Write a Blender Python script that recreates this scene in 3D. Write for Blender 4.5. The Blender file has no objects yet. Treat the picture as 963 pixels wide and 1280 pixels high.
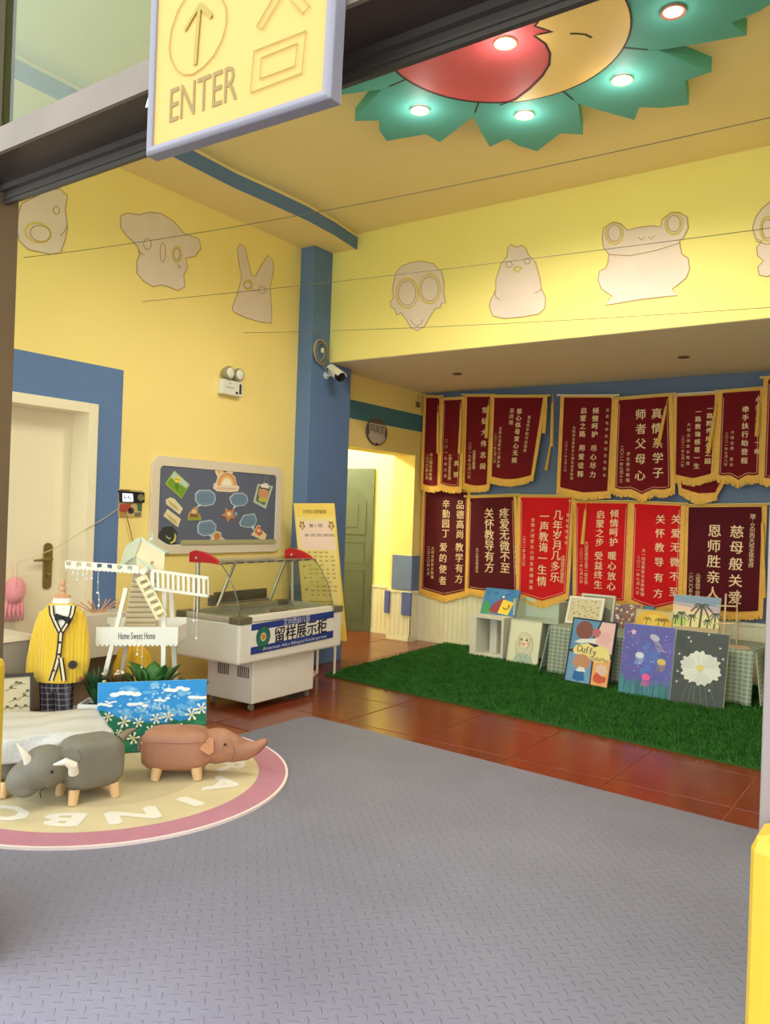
import bpy, bmesh, math, random
from mathutils import Vector, Matrix
random.seed(7)
S = bpy.context.scene
COL = S.collection
R = math.radians
V = Vector

# ------------------------------------------------------------------ camera
IW, IH = 963, 1280
FPX, YAW, PIT, ROL, CAMH = 1003.77, 6.10007880e-01, 2.28809256e-03, 3.48637316e-02, 1.45
CF = V((-math.sin(YAW)*math.cos(PIT), math.cos(YAW)*math.cos(PIT), math.sin(PIT)))
_rt = V((math.cos(YAW), math.sin(YAW), 0)); _up = _rt.cross(CF)
CR = _rt*math.cos(ROL) + _up*math.sin(ROL)
CU = -_rt*math.sin(ROL) + _up*math.cos(ROL)
CP = V((0, 0, CAMH))
cd = bpy.data.cameras.new('camera'); cam = bpy.data.objects.new('camera', cd); COL.objects.link(cam)
cd.sensor_fit = 'HORIZONTAL'; cd.sensor_width = 36; cd.lens = FPX/IW*36; cd.clip_start = .05
cam.matrix_world = Matrix(((CR.x, CU.x, -CF.x, CP.x), (CR.y, CU.y, -CF.y, CP.y), (CR.z, CU.z, -CF.z, CP.z), (0, 0, 0, 1)))
S.camera = cam

# ------------------------------------------------------------------ world, exposure, lights
S.view_settings.view_transform = 'Standard'; S.view_settings.look = 'None'
S.view_settings.gamma = 1; S.view_settings.use_curve_mapping = False
S.view_settings.exposure = 0.70
w = bpy.data.worlds.new('sky'); S.world = w; w.use_nodes = True
bg = w.node_tree.nodes['Background']; bg.inputs[0].default_value = (.90, .95, 1, 1); bg.inputs[1].default_value = 2.2

def lamp(name, kind, loc, power, color=(1, 1, 1), **k):
    d = bpy.data.lights.new(name, kind); d.energy = power; d.color = color
    for a, b in k.items(): setattr(d, a, b)
    o = bpy.data.objects.new(name, d); o.location = loc; COL.objects.link(o); return o

# ------------------------------------------------------------------ pixel -> world on a real plane
def ray(x, y): return CF + CR*((x-IW/2)/FPX) - CU*((y-IH/2)/FPX)
def at(x, y, ax, val):
    d = ray(x, y); t = (val-CP[ax])/d[ax]; return CP + d*t
def atd(x, y, dep): return CP + ray(x, y)*dep

# ------------------------------------------------------------------ materials
def lin(c):
    c = c/255
    return c/12.92 if c <= .04045 else ((c+.055)/1.055)**2.4
_mc = {}
def mat(name, rgb, rough=.6, metal=0, noise=None, bump=None, emit=0, glass=False, sheen=0, spec=.5):
    if name in _mc: return _mc[name]
    m = bpy.data.materials.new(name); m.use_nodes = True; nt = m.node_tree; b = nt.nodes['Principled BSDF']
    c = (*[lin(v) for v in rgb], 1)
    b.inputs['Base Color'].default_value = c; b.inputs['Roughness'].default_value = rough; b.inputs['Metallic'].default_value = metal
    b.inputs['Specular IOR Level'].default_value = spec
    if sheen: b.inputs['Sheen Weight'].default_value = sheen
    if emit: b.inputs['Emission Color'].default_value = c; b.inputs['Emission Strength'].default_value = emit
    if noise or bump:
        tc = nt.nodes.new('ShaderNodeTexCoord')
    if noise:
        sc, amt = noise[:2]; n = nt.nodes.new('ShaderNodeTexNoise'); n.inputs['Scale'].default_value = sc; n.inputs['Detail'].default_value = 5
        nt.links.new(tc.outputs['Object'], n.inputs['Vector'])
        mr = nt.nodes.new('ShaderNodeMapRange'); mr.inputs['To Min'].default_value = 1-amt; mr.inputs['To Max'].default_value = 1+amt
        mr.inputs['From Min'].default_value = .25; mr.inputs['From Max'].default_value = .75
        nt.links.new(n.outputs['Fac'], mr.inputs['Value'])
        mx = nt.nodes.new('ShaderNodeVectorMath'); mx.operation = 'SCALE'; mx.inputs[0].default_value = c[:3]
        nt.links.new(mr.outputs[0], mx.inputs['Scale']); nt.links.new(mx.outputs[0], b.inputs['Base Color'])
    if bump:
        sc, st = bump; n = nt.nodes.new('ShaderNodeTexNoise'); n.inputs['Scale'].default_value = sc; n.inputs['Detail'].default_value = 3
        nt.links.new(tc.outputs['Object'], n.inputs['Vector'])
        bp = nt.nodes.new('ShaderNodeBump'); bp.inputs['Strength'].default_value = st; bp.inputs['Distance'].default_value = .01
        nt.links.new(n.outputs['Fac'], bp.inputs['Height']); nt.links.new(bp.outputs[0], b.inputs['Normal'])
    if glass:
        out = nt.nodes['Material Output']; tr = nt.nodes.new('ShaderNodeBsdfTransparent'); tr.inputs[0].default_value = c
        gl = nt.nodes.new('ShaderNodeBsdfGlossy'); gl.inputs['Roughness'].default_value = rough
        lw = nt.nodes.new('ShaderNodeLayerWeight'); lw.inputs[0].default_value = .5
        pw = nt.nodes.new('ShaderNodeMath'); pw.operation = 'POWER'; pw.inputs[1].default_value = 5; nt.links.new(lw.outputs['Facing'], pw.inputs[0])
        fr = nt.nodes.new('ShaderNodeMath'); fr.operation = 'MULTIPLY_ADD'; fr.inputs[1].default_value = .9; fr.inputs[2].default_value = .04; nt.links.new(pw.outputs[0], fr.inputs[0])
        mx = nt.nodes.new('ShaderNodeMixShader')
        nt.links.new(fr.outputs[0], mx.inputs[0]); nt.links.new(tr.outputs[0], mx.inputs[1]); nt.links.new(gl.outputs[0], mx.inputs[2])
        nt.links.new(mx.outputs[0], out.inputs['Surface'])
    _mc[name] = m; return m
def cm(rgb, rough=.6): return mat('paint_%d_%d_%d' % tuple(rgb), rgb, rough)

# ------------------------------------------------------------------ mesh builder
class MB:
    def __init__(s): s.v = []; s.f = []; s.mi = []; s.mats = []
    def slot(s, m):
        if m is None: return 0
        if m not in s.mats: s.mats.append(m)
        return s.mats.index(m)
    def add(s, vs, fs, m=None):
        k = len(s.v); s.v += [tuple(p) for p in vs]; i = s.slot(m)
        for f in fs: s.f.append([a+k for a in f]); s.mi.append(i)
    def obox(s, P, a, b, c, m=None):            # corner and three edge vectors
        P = V(P); a = V(a); b = V(b); c = V(c)
        if a.cross(b).dot(c) < 0: a, b = b, a
        s.add([P, P+a, P+a+b, P+b, P+c, P+a+c, P+a+b+c, P+b+c], [(3, 2, 1, 0), (4, 5, 6, 7), (0, 1, 5, 4), (1, 2, 6, 5), (2, 3, 7, 6), (3, 0, 4, 7)], m)
    def box(s, x0, x1, y0, y1, z0, z1, m=None): s.obox((x0, y0, z0), (x1-x0, 0, 0), (0, y1-y0, 0), (0, 0, z1-z0), m)
    def rings(s, rs, m=None, cap=True, closed=False):
        n = len(rs[0]); vs = [p for r_ in rs for p in r_]; fs = []
        q = len(rs)
        for i in range(q if closed else q-1):
            for j in range(n):
                a = i*n+j; b = i*n+(j+1) % n; c = ((i+1) % q)*n+(j+1) % n; d = ((i+1) % q)*n+j
                fs.append((a, b, c, d))
        if cap and not closed: fs.append(tuple(range(n-1, -1, -1))); fs.append(tuple((q-1)*n+j for j in range(n)))
        s.add(vs, fs, m)
    def tube(s, pts, r, n=8, m=None, closed=False):
        pts = [V(p) for p in pts]; q = len(pts); rs = []
        if not isinstance(r, (list, tuple)): r = [r]*q
        up = None
        for i in range(q):
            if closed: d = pts[(i+1) % q]-pts[i-1]
            else: d = pts[min(i+1, q-1)]-pts[max(i-1, 0)]
            d.normalize()
            if up is None: up = V((0, 0, 1)) if abs(d.z) < .9 else V((1, 0, 0))
            x = d.cross(up)
            if x.length < 1e-4: x = d.cross(V((1, .3, 0)))
            x.normalize(); up = x.cross(d)
            rs.append([pts[i] + (x*math.cos(t)+up*math.sin(t))*r[i] for t in [2*math.pi*k/n for k in range(n)]])
        s.rings(rs, m, True, closed)
    def ball(s, c, r, n=12, k=8, ax=None, m=None):
        c = V(c); r = (r, r, r) if not isinstance(r, (list, tuple)) else r
        ax = ax or (V((1, 0, 0)), V((0, 1, 0)), V((0, 0, 1)))
        vs = [c-ax[2]*r[2]]; fs = []
        for i in range(1, k):
            t = -math.pi/2+math.pi*i/k
            for j in range(n):
                p = 2*math.pi*j/n; vs.append(c+ax[0]*r[0]*math.cos(t)*math.cos(p)+ax[1]*r[1]*math.cos(t)*math.sin(p)+ax[2]*r[2]*math.sin(t))
        vs.append(c+ax[2]*r[2]); L = len(vs)-1
        for j in range(n):
            fs.append((0, 1+(j+1) % n, 1+j)); fs.append((L, L-n+j, L-n+(j+1) % n))
            for i in range(k-2): fs.append((1+i*n+j, 1+i*n+(j+1) % n, 1+(i+1)*n+(j+1) % n, 1+(i+1)*n+j))
        s.add(vs, fs, m)
    def plate(s, pts, nrm, th, m=None):         # outline in 3D, front at pts, body behind
        pts = [V(p) for p in pts]; nrm = V(nrm).normalized(); n = len(pts)
        a = V((0, 0, 0))
        for i in range(n): a += pts[i].cross(pts[(i+1) % n])
        if a.dot(nrm) < 0: pts.reverse()
        s.add(pts+[p-nrm*th for p in pts], [tuple(range(n)), tuple(range(2*n-1, n-1, -1))]+[(i, n+i, n+(i+1) % n, (i+1) % n) for i in range(n)], m)
    def ribbon(s, pts, nrm, wd, th, m=None, closed=False):   # flat line on a plane
        pts = [V(p) for p in pts]; nrm = V(nrm).normalized(); q = len(pts); rs = []
        for i in range(q):
            d = (pts[(i+1) % q]-pts[i-1]) if closed else pts[min(i+1, q-1)]-pts[max(i-1, 0)]
            x = d.cross(nrm).normalized()*wd/2
            rs.append([pts[i]-x, pts[i]+x, pts[i]+x+nrm*th, pts[i]-x+nrm*th])
        s.rings(rs, m, True, closed)
    def build(s, name, m=None, parent=None, smooth=False, bevel=0, **tags):
        me = bpy.data.meshes.new(name); me.from_pydata(s.v, [], s.f)
        ms = s.mats or [m]
        for x in ms: me.materials.append(x or m)
        if len(ms) > 1: me.polygons.foreach_set('material_index', s.mi)
        if smooth:
            me.polygons.foreach_set('use_smooth', [True]*len(me.polygons))
            if smooth != 'all': me.set_sharp_from_angle(angle=R(40))
        o = bpy.data.objects.new(name, me); COL.objects.link(o)
        if parent is not None:
            o.parent = parent; o.matrix_parent_inverse = MI[parent.name]
        MI[o.name] = Matrix.Identity(4) if parent is None else MI[parent.name].copy()
        # a part's own basis is identity, so sub-parts need the same inverse as nothing moved
        if parent is not None: MI[o.name] = Matrix.Identity(4)
        if bevel:
            b = o.modifiers.new('bevel', 'BEVEL'); b.width = bevel; b.segments = 2; b.limit_method = 'ANGLE'
        for k, v_ in tags.items(): o[k] = v_
        return o
MI = {}
def thing(name, label, cat, loc=(0, 0, 0), group=None):
    o = bpy.data.objects.new(name, None); COL.objects.link(o); o.location = loc; o.empty_display_size = .05
    MI[o.name] = Matrix.Translation(V(loc)).inverted()
    o['label'] = label; o['category'] = cat
    if group: o['group'] = group
    return o
def struct(mb, name, m, parent=None, **k): return mb.build(name, m, parent, kind='structure', **k)
def box_(x0, x1, y0, y1, z0, z1):
    b = MB(); b.box(x0, x1, y0, y1, z0, z1); return b
def mod_remesh(o, vox, it=6):
    r_ = o.modifiers.new('remesh', 'REMESH'); r_.mode = 'VOXEL'; r_.voxel_size = vox; r_.use_smooth_shade = True
    s_ = o.modifiers.new('smooth', 'SMOOTH'); s_.iterations = it; s_.factor = .5

# ------------------------------------------------------------------ flat shapes and writing on a frame (O, u, v, n)
class Fr:
    def __init__(s, O, u, v, n): s.O = V(O); s.u = V(u); s.v = V(v); s.n = V(n)
    def __call__(s, a, b, off=0): return s.O+s.u*a+s.v*b+s.n*off
def ell(cx, cy, rx, ry, n=20, rot=0, a0=0, a1=360):
    c, d = math.cos(R(rot)), math.sin(R(rot)); o = []
    full = abs(a1-a0) >= 360
    for k in range(n):
        t = R(a0+(a1-a0)*k/(n if full else n-1)); x, y = rx*math.cos(t), ry*math.sin(t); o.append((cx+x*c-y*d, cy+x*d+y*c))
    return o
def star(cx, cy, r1, r2, k, rot=90):
    return [(cx+(r1 if i % 2 == 0 else r2)*math.cos(R(rot+180*i/k)), cy+(r1 if i % 2 == 0 else r2)*math.sin(R(rot+180*i/k))) for i in range(2*k)]
_gl = {}
def glyph(ch):
    if ch in _gl: return _gl[ch]
    c = bpy.data.curves.new('glyph', 'FONT'); c.body = ch; c.size = 1; c.resolution_u = 2; c.fill_mode = 'FRONT'; c.offset = .0
    o = bpy.data.objects.new('glyph', c); COL.objects.link(o)
    dg = bpy.context.evaluated_depsgraph_get(); dg.update()
    me = o.evaluated_get(dg).to_mesh()
    vs = [(p.co.x, p.co.y) for p in me.vertices]; fs = [tuple(p.vertices) for p in me.polygons]
    if vs:
        x0 = min(p[0] for p in vs); x1 = max(p[0] for p in vs); y0 = min(p[1] for p in vs); y1 = max(p[1] for p in vs)
    else: x0 = x1 = y0 = y1 = 0
    bpy.data.objects.remove(o); bpy.data.curves.remove(c)
    _gl[ch] = (vs, fs, x0, x1, y0, y1); return _gl[ch]
def put_char(mb, ch, cx, cy, size, fn, m=None, sx=1.0, rot=0):    # centred CJK style cell
    vs, fs, x0, x1, y0, y1 = glyph(ch)
    if not vs: return
    if ord(ch) > 0x2000:
        mx, my, k = (x0+x1)/2, (y0+y1)/2, size*1.08
        if ch == '一': k *= 1
    else: mx, my, k = (x0+x1)/2, .35, size
    c, d = math.cos(rot), math.sin(rot)
    mb.add([fn(cx+((x-mx)*c*sx-(y-my)*d)*k, cy+((x-mx)*d*sx+(y-my)*c)*k) for x, y in vs], fs, m)
def put_line(mb, txt, cx, cy, size, fn, m=None, width=None):      # horizontal line centred on cx, cy
    adv = []
    for ch in txt:
        if ch == ' ': adv.append(.3)
        elif ord(ch) > 0x2000: adv.append(1.08)
        else: g = glyph(ch); adv.append(g[3]-g[2]+.09)
    tot = sum(adv); sx = 1
    if width: sx = width/(tot*size)
    x = cx-tot*size*sx/2
    for ch, a in zip(txt, adv):
        if ch != ' ': put_char(mb, ch, x+a*size*sx/2, cy, size, fn, m, sx)
        x += a*size*sx
def layer(mb, fr, pts, rgb, off, sc=(1, 1)):
    mb.plate([fr(a*sc[0], b*sc[1], off) for a, b in pts], fr.n, .0006, cm(rgb, .7))

# ================================================================== SETTING
XL, YB, ZB, ZC, ZS = -5.0, 7.9, 2.865, 4.035, 3.9
XR = 1.6
yellow = mat('yellow_wall_paint', (248, 227, 138), .75, noise=(1.2, .03), spec=.2)
tan_c = mat('yellow_ceiling_paint', (250, 225, 164), .8, noise=(1.5, .02), spec=.2)
blue = mat('blue_wall_paint', (98, 124, 170), .65, noise=(1, .04), spec=.3)
blue2 = mat('grey_blue_wall_paint', (104, 120, 150), .7, noise=(1, .04), spec=.3)
white = mat('white_paint', (236, 228, 214), .5)
wains = mat('cream_wainscot', (233, 224, 198), .55)
grout = mat('grout', (148, 84, 52), .7)
tilem = mat('red_brown_floor_tile', (124, 52, 28), .2, noise=(2.5, .22))
dark = mat('dark_brown_metal', (58, 46, 41), .4, .3, noise=(3, .12))
greyframe = mat('weathered_grey_metal', (110, 98, 82), .5, .1, noise=(6, .15))
glassm = mat('clear_glass', (249, 252, 248), .02, glass=True)

# floor: slab with the tiles that show
fl = MB(); fl.box(-7.4, XR+.2, 1.3, 8.4, -.1, -.004)
floor = struct(fl, 'floor', grout)
P = .63
tile_me = None
def tile(x0, y0, wx=P, wy=P):
    global tile_me
    if tile_me is None:
        b = MB(); b.box(.004, P-.004, .004, P-.004, -.006, 0); t = b.build('tile', tilem, floor, bevel=.002); tile_me = t
    else:
        t = tile_me.copy(); COL.objects.link(t)
    t.location = (x0, y0, 0); t.scale = (wx/P, wy/P, 1)
for i in range(-11, 4):
    for j in range(-6, 6):
        x0 = -.865+(i-1)*P; y0 = 4.45+j*P
        if x0 < -7.3 or x0 > 1.2 or y0 < 1.3 or y0+P > 8.4: continue
        if x0 < -5.0-.1:                    # corridor
            if y0 < 5.7: continue
        elif x0+P > -3.6 and y0+P < 4.2: continue   # under the mat
        elif x0 > -4.2 and y0 > 5.8: continue       # under the turf
        tile(x0, y0)

# left wall with the door recess and the corridor opening
wl = MB(); T = .3
for y0, y1, z0, z1 in ((1.3, 2.425, 0, ZC), (2.425, 3.515, 2.16, ZC), (3.515, 6.22, 0, ZC), (6.22, 7.72, 2.13, ZC), (7.72, YB+.3, 0, ZC)):
    wl.box(XL-T, XL, y0, y1, z0, z1)
wall_left = struct(wl, 'wall_left', mat('warm_yellow_wall_paint', (251, 223, 142), .75, noise=(1.2, .03), spec=.2))
b = box_(XL, XR+.2, YB, YB+.2, 0, ZC); wall_back = struct(b, 'wall_back', blue2)
b = box_(XR, XR+.2, 1.3, YB, 0, ZC); wall_right = struct(b, 'wall_right', yellow)
b = box_(XL-.3, XR+.2, 1.2, YB, ZC, ZC+.15); ceiling = struct(b, 'ceiling', tan_c)
# dropped soffit along the left wall with a curved blue fascia
fas = [(-4.50, 1.35), (-4.49, 2.6), (-4.495, 3.3), (-4.505, 3.8), (-4.52, 4.3), (-4.49, 4.75), (-4.475, 5.1), (-4.50, 5.5), (-4.56, 5.9)]
sf = MB(); sf.plate([(XL, 1.35, ZS)]+[(x, y, ZS) for x, y in fas]+[(XL, 5.9, ZS)], (0, 0, -1), ZC-ZS)
soffit = struct(sf, 'ceiling_soffit', tan_c)
fb = MB(); fb.ribbon([(x+.008, y, ZS+.045) for x, y in fas], (1, 0, 0), .11, .012)
struct(fb, 'trim_1', blue)
# deep beam over the award wall
b = box_(XL, XR, 5.9, YB, ZB, ZC); beam = struct(b, 'beam', yellow)
us = box_(XL+.001, XR, 5.91, YB-.001, ZB-.004, ZB+.02); struct(us, 'trim_2', mat('beam_underside_paint', (244, 226, 190), .8), beam)
# blue column
b = box_(XL, -4.83, 5.64, 6.25, 0, ZS); struct(b, 'column', blue, bevel=.006)
# painted blue bands (paint films)
b = MB(); b.box(XL, XL+.003, 2.2, 3.725, 2.16, 2.44); b.box(XL, XL+.003, 3.515, 3.725, 0, 2.16); struct(b, 'trim_3', blue)
b = box_(XL, XL+.004, 6.25, YB, 2.41, 2.60); struct(b, 'trim_4', mat('teal_blue_paint', (72, 122, 140), .65))
# door in the left wall
dr = MB(); dr.box(XL-.22, XL-.18, 2.50, 3.44, 0, 2.09); door1 = struct(dr, 'door_1', mat('cream_door', (236, 220, 190), .5, noise=(1.5, .02)))
b = MB()
b.box(XL-.3, XL+.02, 3.44, 3.515, 0, 2.16); b.box(XL-.3, XL+.02, 2.425, 2.50, 0, 2.16); b.box(XL-.3, XL+.02, 2.5, 3.44, 2.09, 2.16)
b.build('door_frame', mat('cream_frame', (242, 226, 196), .5), door1, bevel=.004)
b = MB(); b.box(XL-.181, XL-.178, 2.62, 3.3, .25, .95); b.box(XL-.181, XL-.178, 2.62, 3.3, 1.1, 1.95); b.build('door_moulding', _mc['cream_door'], door1, bevel=.001)
hb = MB(); hx = XL-.178; hy, hz = 3.28, 1.0
hb.rings([[(hx, hy+.035*math.cos(t), hz+(.13 if math.sin(t) >= 0 else -.13)+.035*math.sin(t)) for t in [2*math.pi*k/20 for k in range(20)]],
          [(hx+.012, hy+.032*math.cos(t), hz+(.13 if math.sin(t) >= 0 else -.13)+.032*math.sin(t)) for t in [2*math.pi*k/20 for k in range(20)]]])
hb.tube([(hx, hy, hz+.05), (hx+.05, hy, hz+.05), (hx+.055, hy-.03, hz+.05), (hx+.05, hy-.13, hz+.045)], [.014, .013, .012, .008], 10)
hb.ball((hx+.016, hy, hz-.06), .013)
hb.build('door_handle', mat('brass', (150, 128, 80), .35, .8), door1, smooth=True)
# corridor behind the opening
corp = mat('pale_lemon_paint', (242, 238, 160), .75)
b = box_(-7.2, XL-T, 8.0, 8.2, 0, 2.7); struct(b, 'wall_corridor_far', corp)
b = box_(-7.2, XL-T, 5.8, 6.0, 0, 2.7); struct(b, 'wall_corridor_near', corp)
b = box_(-7.4, -7.2, 5.8, 8.2, 0, 2.7); struct(b, 'wall_corridor_end', corp)
b = box_(-7.4, XL-T, 5.8, 8.2, 2.7, 2.8); struct(b, 'ceiling_corridor', white)
# wainscot boards with grooves
def beadboard(name, p0, p1, nrm, h):
    p0 = V(p0); p1 = V(p1); L = (p1-p0).length; d = (p1-p0)/L; nrm = V(nrm); prof = []; s_ = 0; pitch = .06
    while s_ < L:
        for a, t in ((0, .012), (.048, .012), (.051, .006), (.057, .006)):
            if s_+a < L: prof.append(p0+d*(s_+a)+nrm*t)
        s_ += pitch
    prof.append(p1+nrm*.012); prof += [p1, p0]
    b = MB(); n = len(prof); b.add(prof+[p+V((0, 0, h)) for p in prof], [(i, (i+1) % n, n+(i+1) % n, n+i) for i in range(n)])
    b.obox(p0+V((0, 0, h)), d*L, nrm*.022, (0, 0, .03)); b.obox(p0, d*L, nrm*.018, (0, 0, .05))
    return struct(b, name, wains)
beadboard('baseboard_back', (XL, YB, 0), (XR, YB, 0), (0, -1, 0), .55)
beadboard('baseboard_corridor', (-7.2, 8.0, 0), (XL-T, 8.0, 0), (0, -1, 0), .55)
beadboard('baseboard_jamb', (XL-T-.01, 7.72, 0), (XL+.012, 7.72, 0), (0, -1, 0), .55)
beadboard('baseboard_left', (XL, 7.70, 0), (XL, YB, 0), (1, 0, 0), .55)
blf = mat('blue_foam', (112, 128, 168), .7); bld = mat('deep_blue_foam', (92, 100, 170), .7)
b = MB(); b.box(XL-T+.05, XL+.024, 7.69, 7.72, .585, .98); b.box(XL, XL+.024, 7.72, 7.86, .585, .98)
t = b.build('wall_corner_guard', blf, bevel=.004); t['label'] = 'grey-blue foam corner guard above the white wainscot of the passage'; t['category'] = 'corner guard'
for i, (x0, x1) in enumerate(((-5.34, -5.27), (-5.1, -4.97))):
    b = box_(x0, x1, 7.685, 7.708, .30, .56); t = b.build('blue_strip', bld, bevel=.003)
    t['label'] = ('narrow deep-blue foam strip on the wainscot nearer the metal door', 'wider deep-blue foam strip on the wainscot nearer the banners')[i]; t['category'] = 'foam strip'
# grey metal door standing open in the corridor
a0, a1 = V((-5.735, 7.955, 0)), V((-6.56, 7.70, 0)); du = (a1-a0).normalized(); dn = V((du.y, -du.x, 0))
if dn.y > 0: dn = -dn
b = MB(); b.obox(a0, du*.86, dn*-.04, (0, 0, 2.0)); door2 = struct(b, 'door_2', mat('grey_green_metal', (98, 104, 92), .4, .35, noise=(3, .1)), bevel=.004)
b = MB()
for z0, z1 in ((.15, .75), (.85, 1.1)):
    b.ribbon([a0+du*x+V((0, 0, z)) for x, z in ((.1, z0), (.76, z0), (.76, z1), (.1, z1))], dn, .025, .008, closed=True)
b.ribbon([a0+du*(.1+x*.66)+V((0, 0, z)) for x, z in ((0, 1.2), (1, 1.2), (1, 1.6), (.85, 1.7), (.65, 1.78), (.5, 1.82), (.35, 1.78), (.15, 1.7), (0, 1.6))], dn, .03, .01, closed=True)
b.ribbon([a0+du*(.2+x*.46)+V((0, 0, z)) for x, z in ((0, 1.28), (1, 1.28), (1, 1.55), (.7, 1.66), (.5, 1.7), (.3, 1.66), (0, 1.55))], dn, .02, .008, closed=True)
b.build('door_relief', _mc['grey_green_metal'], door2, smooth=True)

# entrance front: header, posts, glazing
YE = 1.28
b = MB(); b.box(-5.3, XR+.2, YE, 1.44, 2.48, 2.56); hdr = struct(b, 'door_3', dark, bevel=.003)
b = box_(-5.3, XR+.2, YE-.012, YE, 2.478, 2.553); b.build('header_face', greyframe, hdr)
b = MB(); b.box(-5.3, XR+.2, 1.425, 1.44, 2.424, 2.48); b.box(-5.3, XR+.2, 1.44, 1.475, 2.452, 2.48); b.box(-5.3, XR+.2, 1.408, 1.425, 2.462, 2.48); b.box(-5.3, XR+.2, 1.419, 1.425, 2.436, 2.444)
b.build('door_track', mat('dark_track_metal', (74, 70, 62), .4, .4), hdr)
b = box_(-2.75, -2.57, 1.385, 1.48, 0, 2.48); b.build('door_post', mat('brown_post', (104, 84, 60), .45, .2, noise=(2, .1)), hdr, bevel=.004)
b = box_(-.229, -.03, 1.385, 1.48, 0, 2.48); b.build('door_post', mat('grey_post', (136, 124, 118), .45, .2), hdr, bevel=.004)
b = MB(); b.box(-2.56, -2.49, 1.30, 1.40, 2.56, ZC); b.box(-2.49, -2.455, 1.32, 1.38, 2.56, ZC); b.box(-5.0, -4.9, 1.30, 1.4, 2.56, ZC); b.box(-.1, 0, 1.30, 1.4, 2.56, ZC)
b.box(-5.0, XR, 1.30, 1.40, ZC-.06, ZC); mull = b.build('transom_frame', mat('brown_window_frame', (92, 80, 58), .45, .2), hdr)
b = MB()
for x0, x1 in ((-4.9, -2.56), (-2.455, -.1), (0, XR)): b.box(x0, x1, 1.345, 1.351, 2.56, ZC-.06)
b.build('transom_pane', mat('greenish_glass', (226, 240, 214), .03, glass=True), hdr)
for nm, x0, x1 in (('window_1', -5.0, -2.6), ('window_2', -.03, XR)):
    b = MB(); b.box(x0, x0+.06, 1.39, 1.45, 0, 2.48); b.box(x1-.06, x1, 1.39, 1.45, 0, 2.48); b.box(x0, x1, 1.39, 1.45, 0, .1); b.box(x0, x1, 1.39, 1.45, 2.36, 2.48)
    wn = struct(b, nm, dark); b = box_(x0+.06, x1-.06, 1.417, 1.423, .1, 2.36); b.build('pane', glassm, wn)
b = box_(-9, 6, -6, 1.3, -.12, -.004); struct(b, 'ground', mat('pale_paving', (170, 166, 160), .8, noise=(4, .06)))

# ================================================================== BIG FLOOR COVERINGS
def mat_rubber():
    m = mat('grey_studded_mat', (150, 148, 164), .55, spec=.4); nt = m.node_tree; bs = nt.nodes['Principled BSDF']
    N = nt.nodes.new; L = nt.links.new
    tc = N('ShaderNodeTexCoord'); mp = N('ShaderNodeMapping'); mp.inputs['Scale'].default_value = (24, 24, 24); mp.inputs['Rotation'].default_value = (0, 0, R(45)); L(tc.outputs['Object'], mp.inputs[0])
    ck = N('ShaderNodeTexChecker'); ck.inputs['Scale'].default_value = 1; L(mp.outputs[0], ck.inputs['Vector'])
    fr = N('ShaderNodeVectorMath'); fr.operation = 'FRACTION'; L(mp.outputs[0], fr.inputs[0])
    sb = N('ShaderNodeVectorMath'); sb.operation = 'SUBTRACT'; sb.inputs[1].default_value = (.5, .5, 0); L(fr.outputs[0], sb.inputs[0])
    sp = N('ShaderNodeSeparateXYZ'); L(sb.outputs[0], sp.inputs[0])
    def mth(op, a, b=None):
        n = N('ShaderNodeMath'); n.operation = op
        for i, q in enumerate((a, b)):
            if q is None: continue
            if isinstance(q, (int, float)): n.inputs[i].default_value = q
            else: L(q, n.inputs[i])
        return n.outputs[0]
    def ellipse(x, y, a, b):
        return mth('SUBTRACT', 1, mth('SQRT', mth('ADD', mth('POWER', mth('DIVIDE', x, a), 2), mth('POWER', mth('DIVIDE', y, b), 2))))
    e1 = ellipse(sp.outputs[0], sp.outputs[1], .46, .15); e2 = ellipse(sp.outputs[0], sp.outputs[1], .15, .46)
    mx = N('ShaderNodeMix'); mx.data_type = 'FLOAT'; L(ck.outputs['Fac'], mx.inputs[0]); L(e1, mx.inputs[2]); L(e2, mx.inputs[3])
    cl = mth('MINIMUM', mth('MAXIMUM', mth('MULTIPLY', mx.outputs[0], 3), 0), 1)
    bp = N('ShaderNodeBump'); bp.inputs['Strength'].default_value = .8; bp.inputs['Distance'].default_value = .003; L(cl, bp.inputs['Height']); L(bp.outputs[0], bs.inputs['Normal'])
    nz = N('ShaderNodeTexNoise'); nz.inputs['Scale'].default_value = 1.1; nz.inputs['Detail'].default_value = 4; L(tc.outputs['Object'], nz.inputs['Vector'])
    cr = N('ShaderNodeValToRGB'); L(nz.outputs['Fac'], cr.inputs[0])
    c = [lin(v) for v in (122, 119, 134)]; d = [lin(v) for v in (136, 134, 150)]
    cr.color_ramp.elements[0].position = .3; cr.color_ramp.elements[0].color = (*c, 1); cr.color_ramp.elements[1].position = .7; cr.color_ramp.elements[1].color = (*d, 1)
    L(cr.outputs[0], bs.inputs['Base Color'])
    return m
b = MB(); b.plate([(-3.665, -2, .008), (1.4, -2, .008), (1.4, 4.10, .008), (-.68, 4.185, .008), (-3.60, 4.375, .008), (-3.655, 4.33, .008), (-3.665, 3.7, .008)], (0, 0, 1), .0085)
t = b.build('entrance_mat', mat_rubber()); t['label'] = 'large grey studded rubber mat covering the entrance floor'; t['category'] = 'mat'
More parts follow.
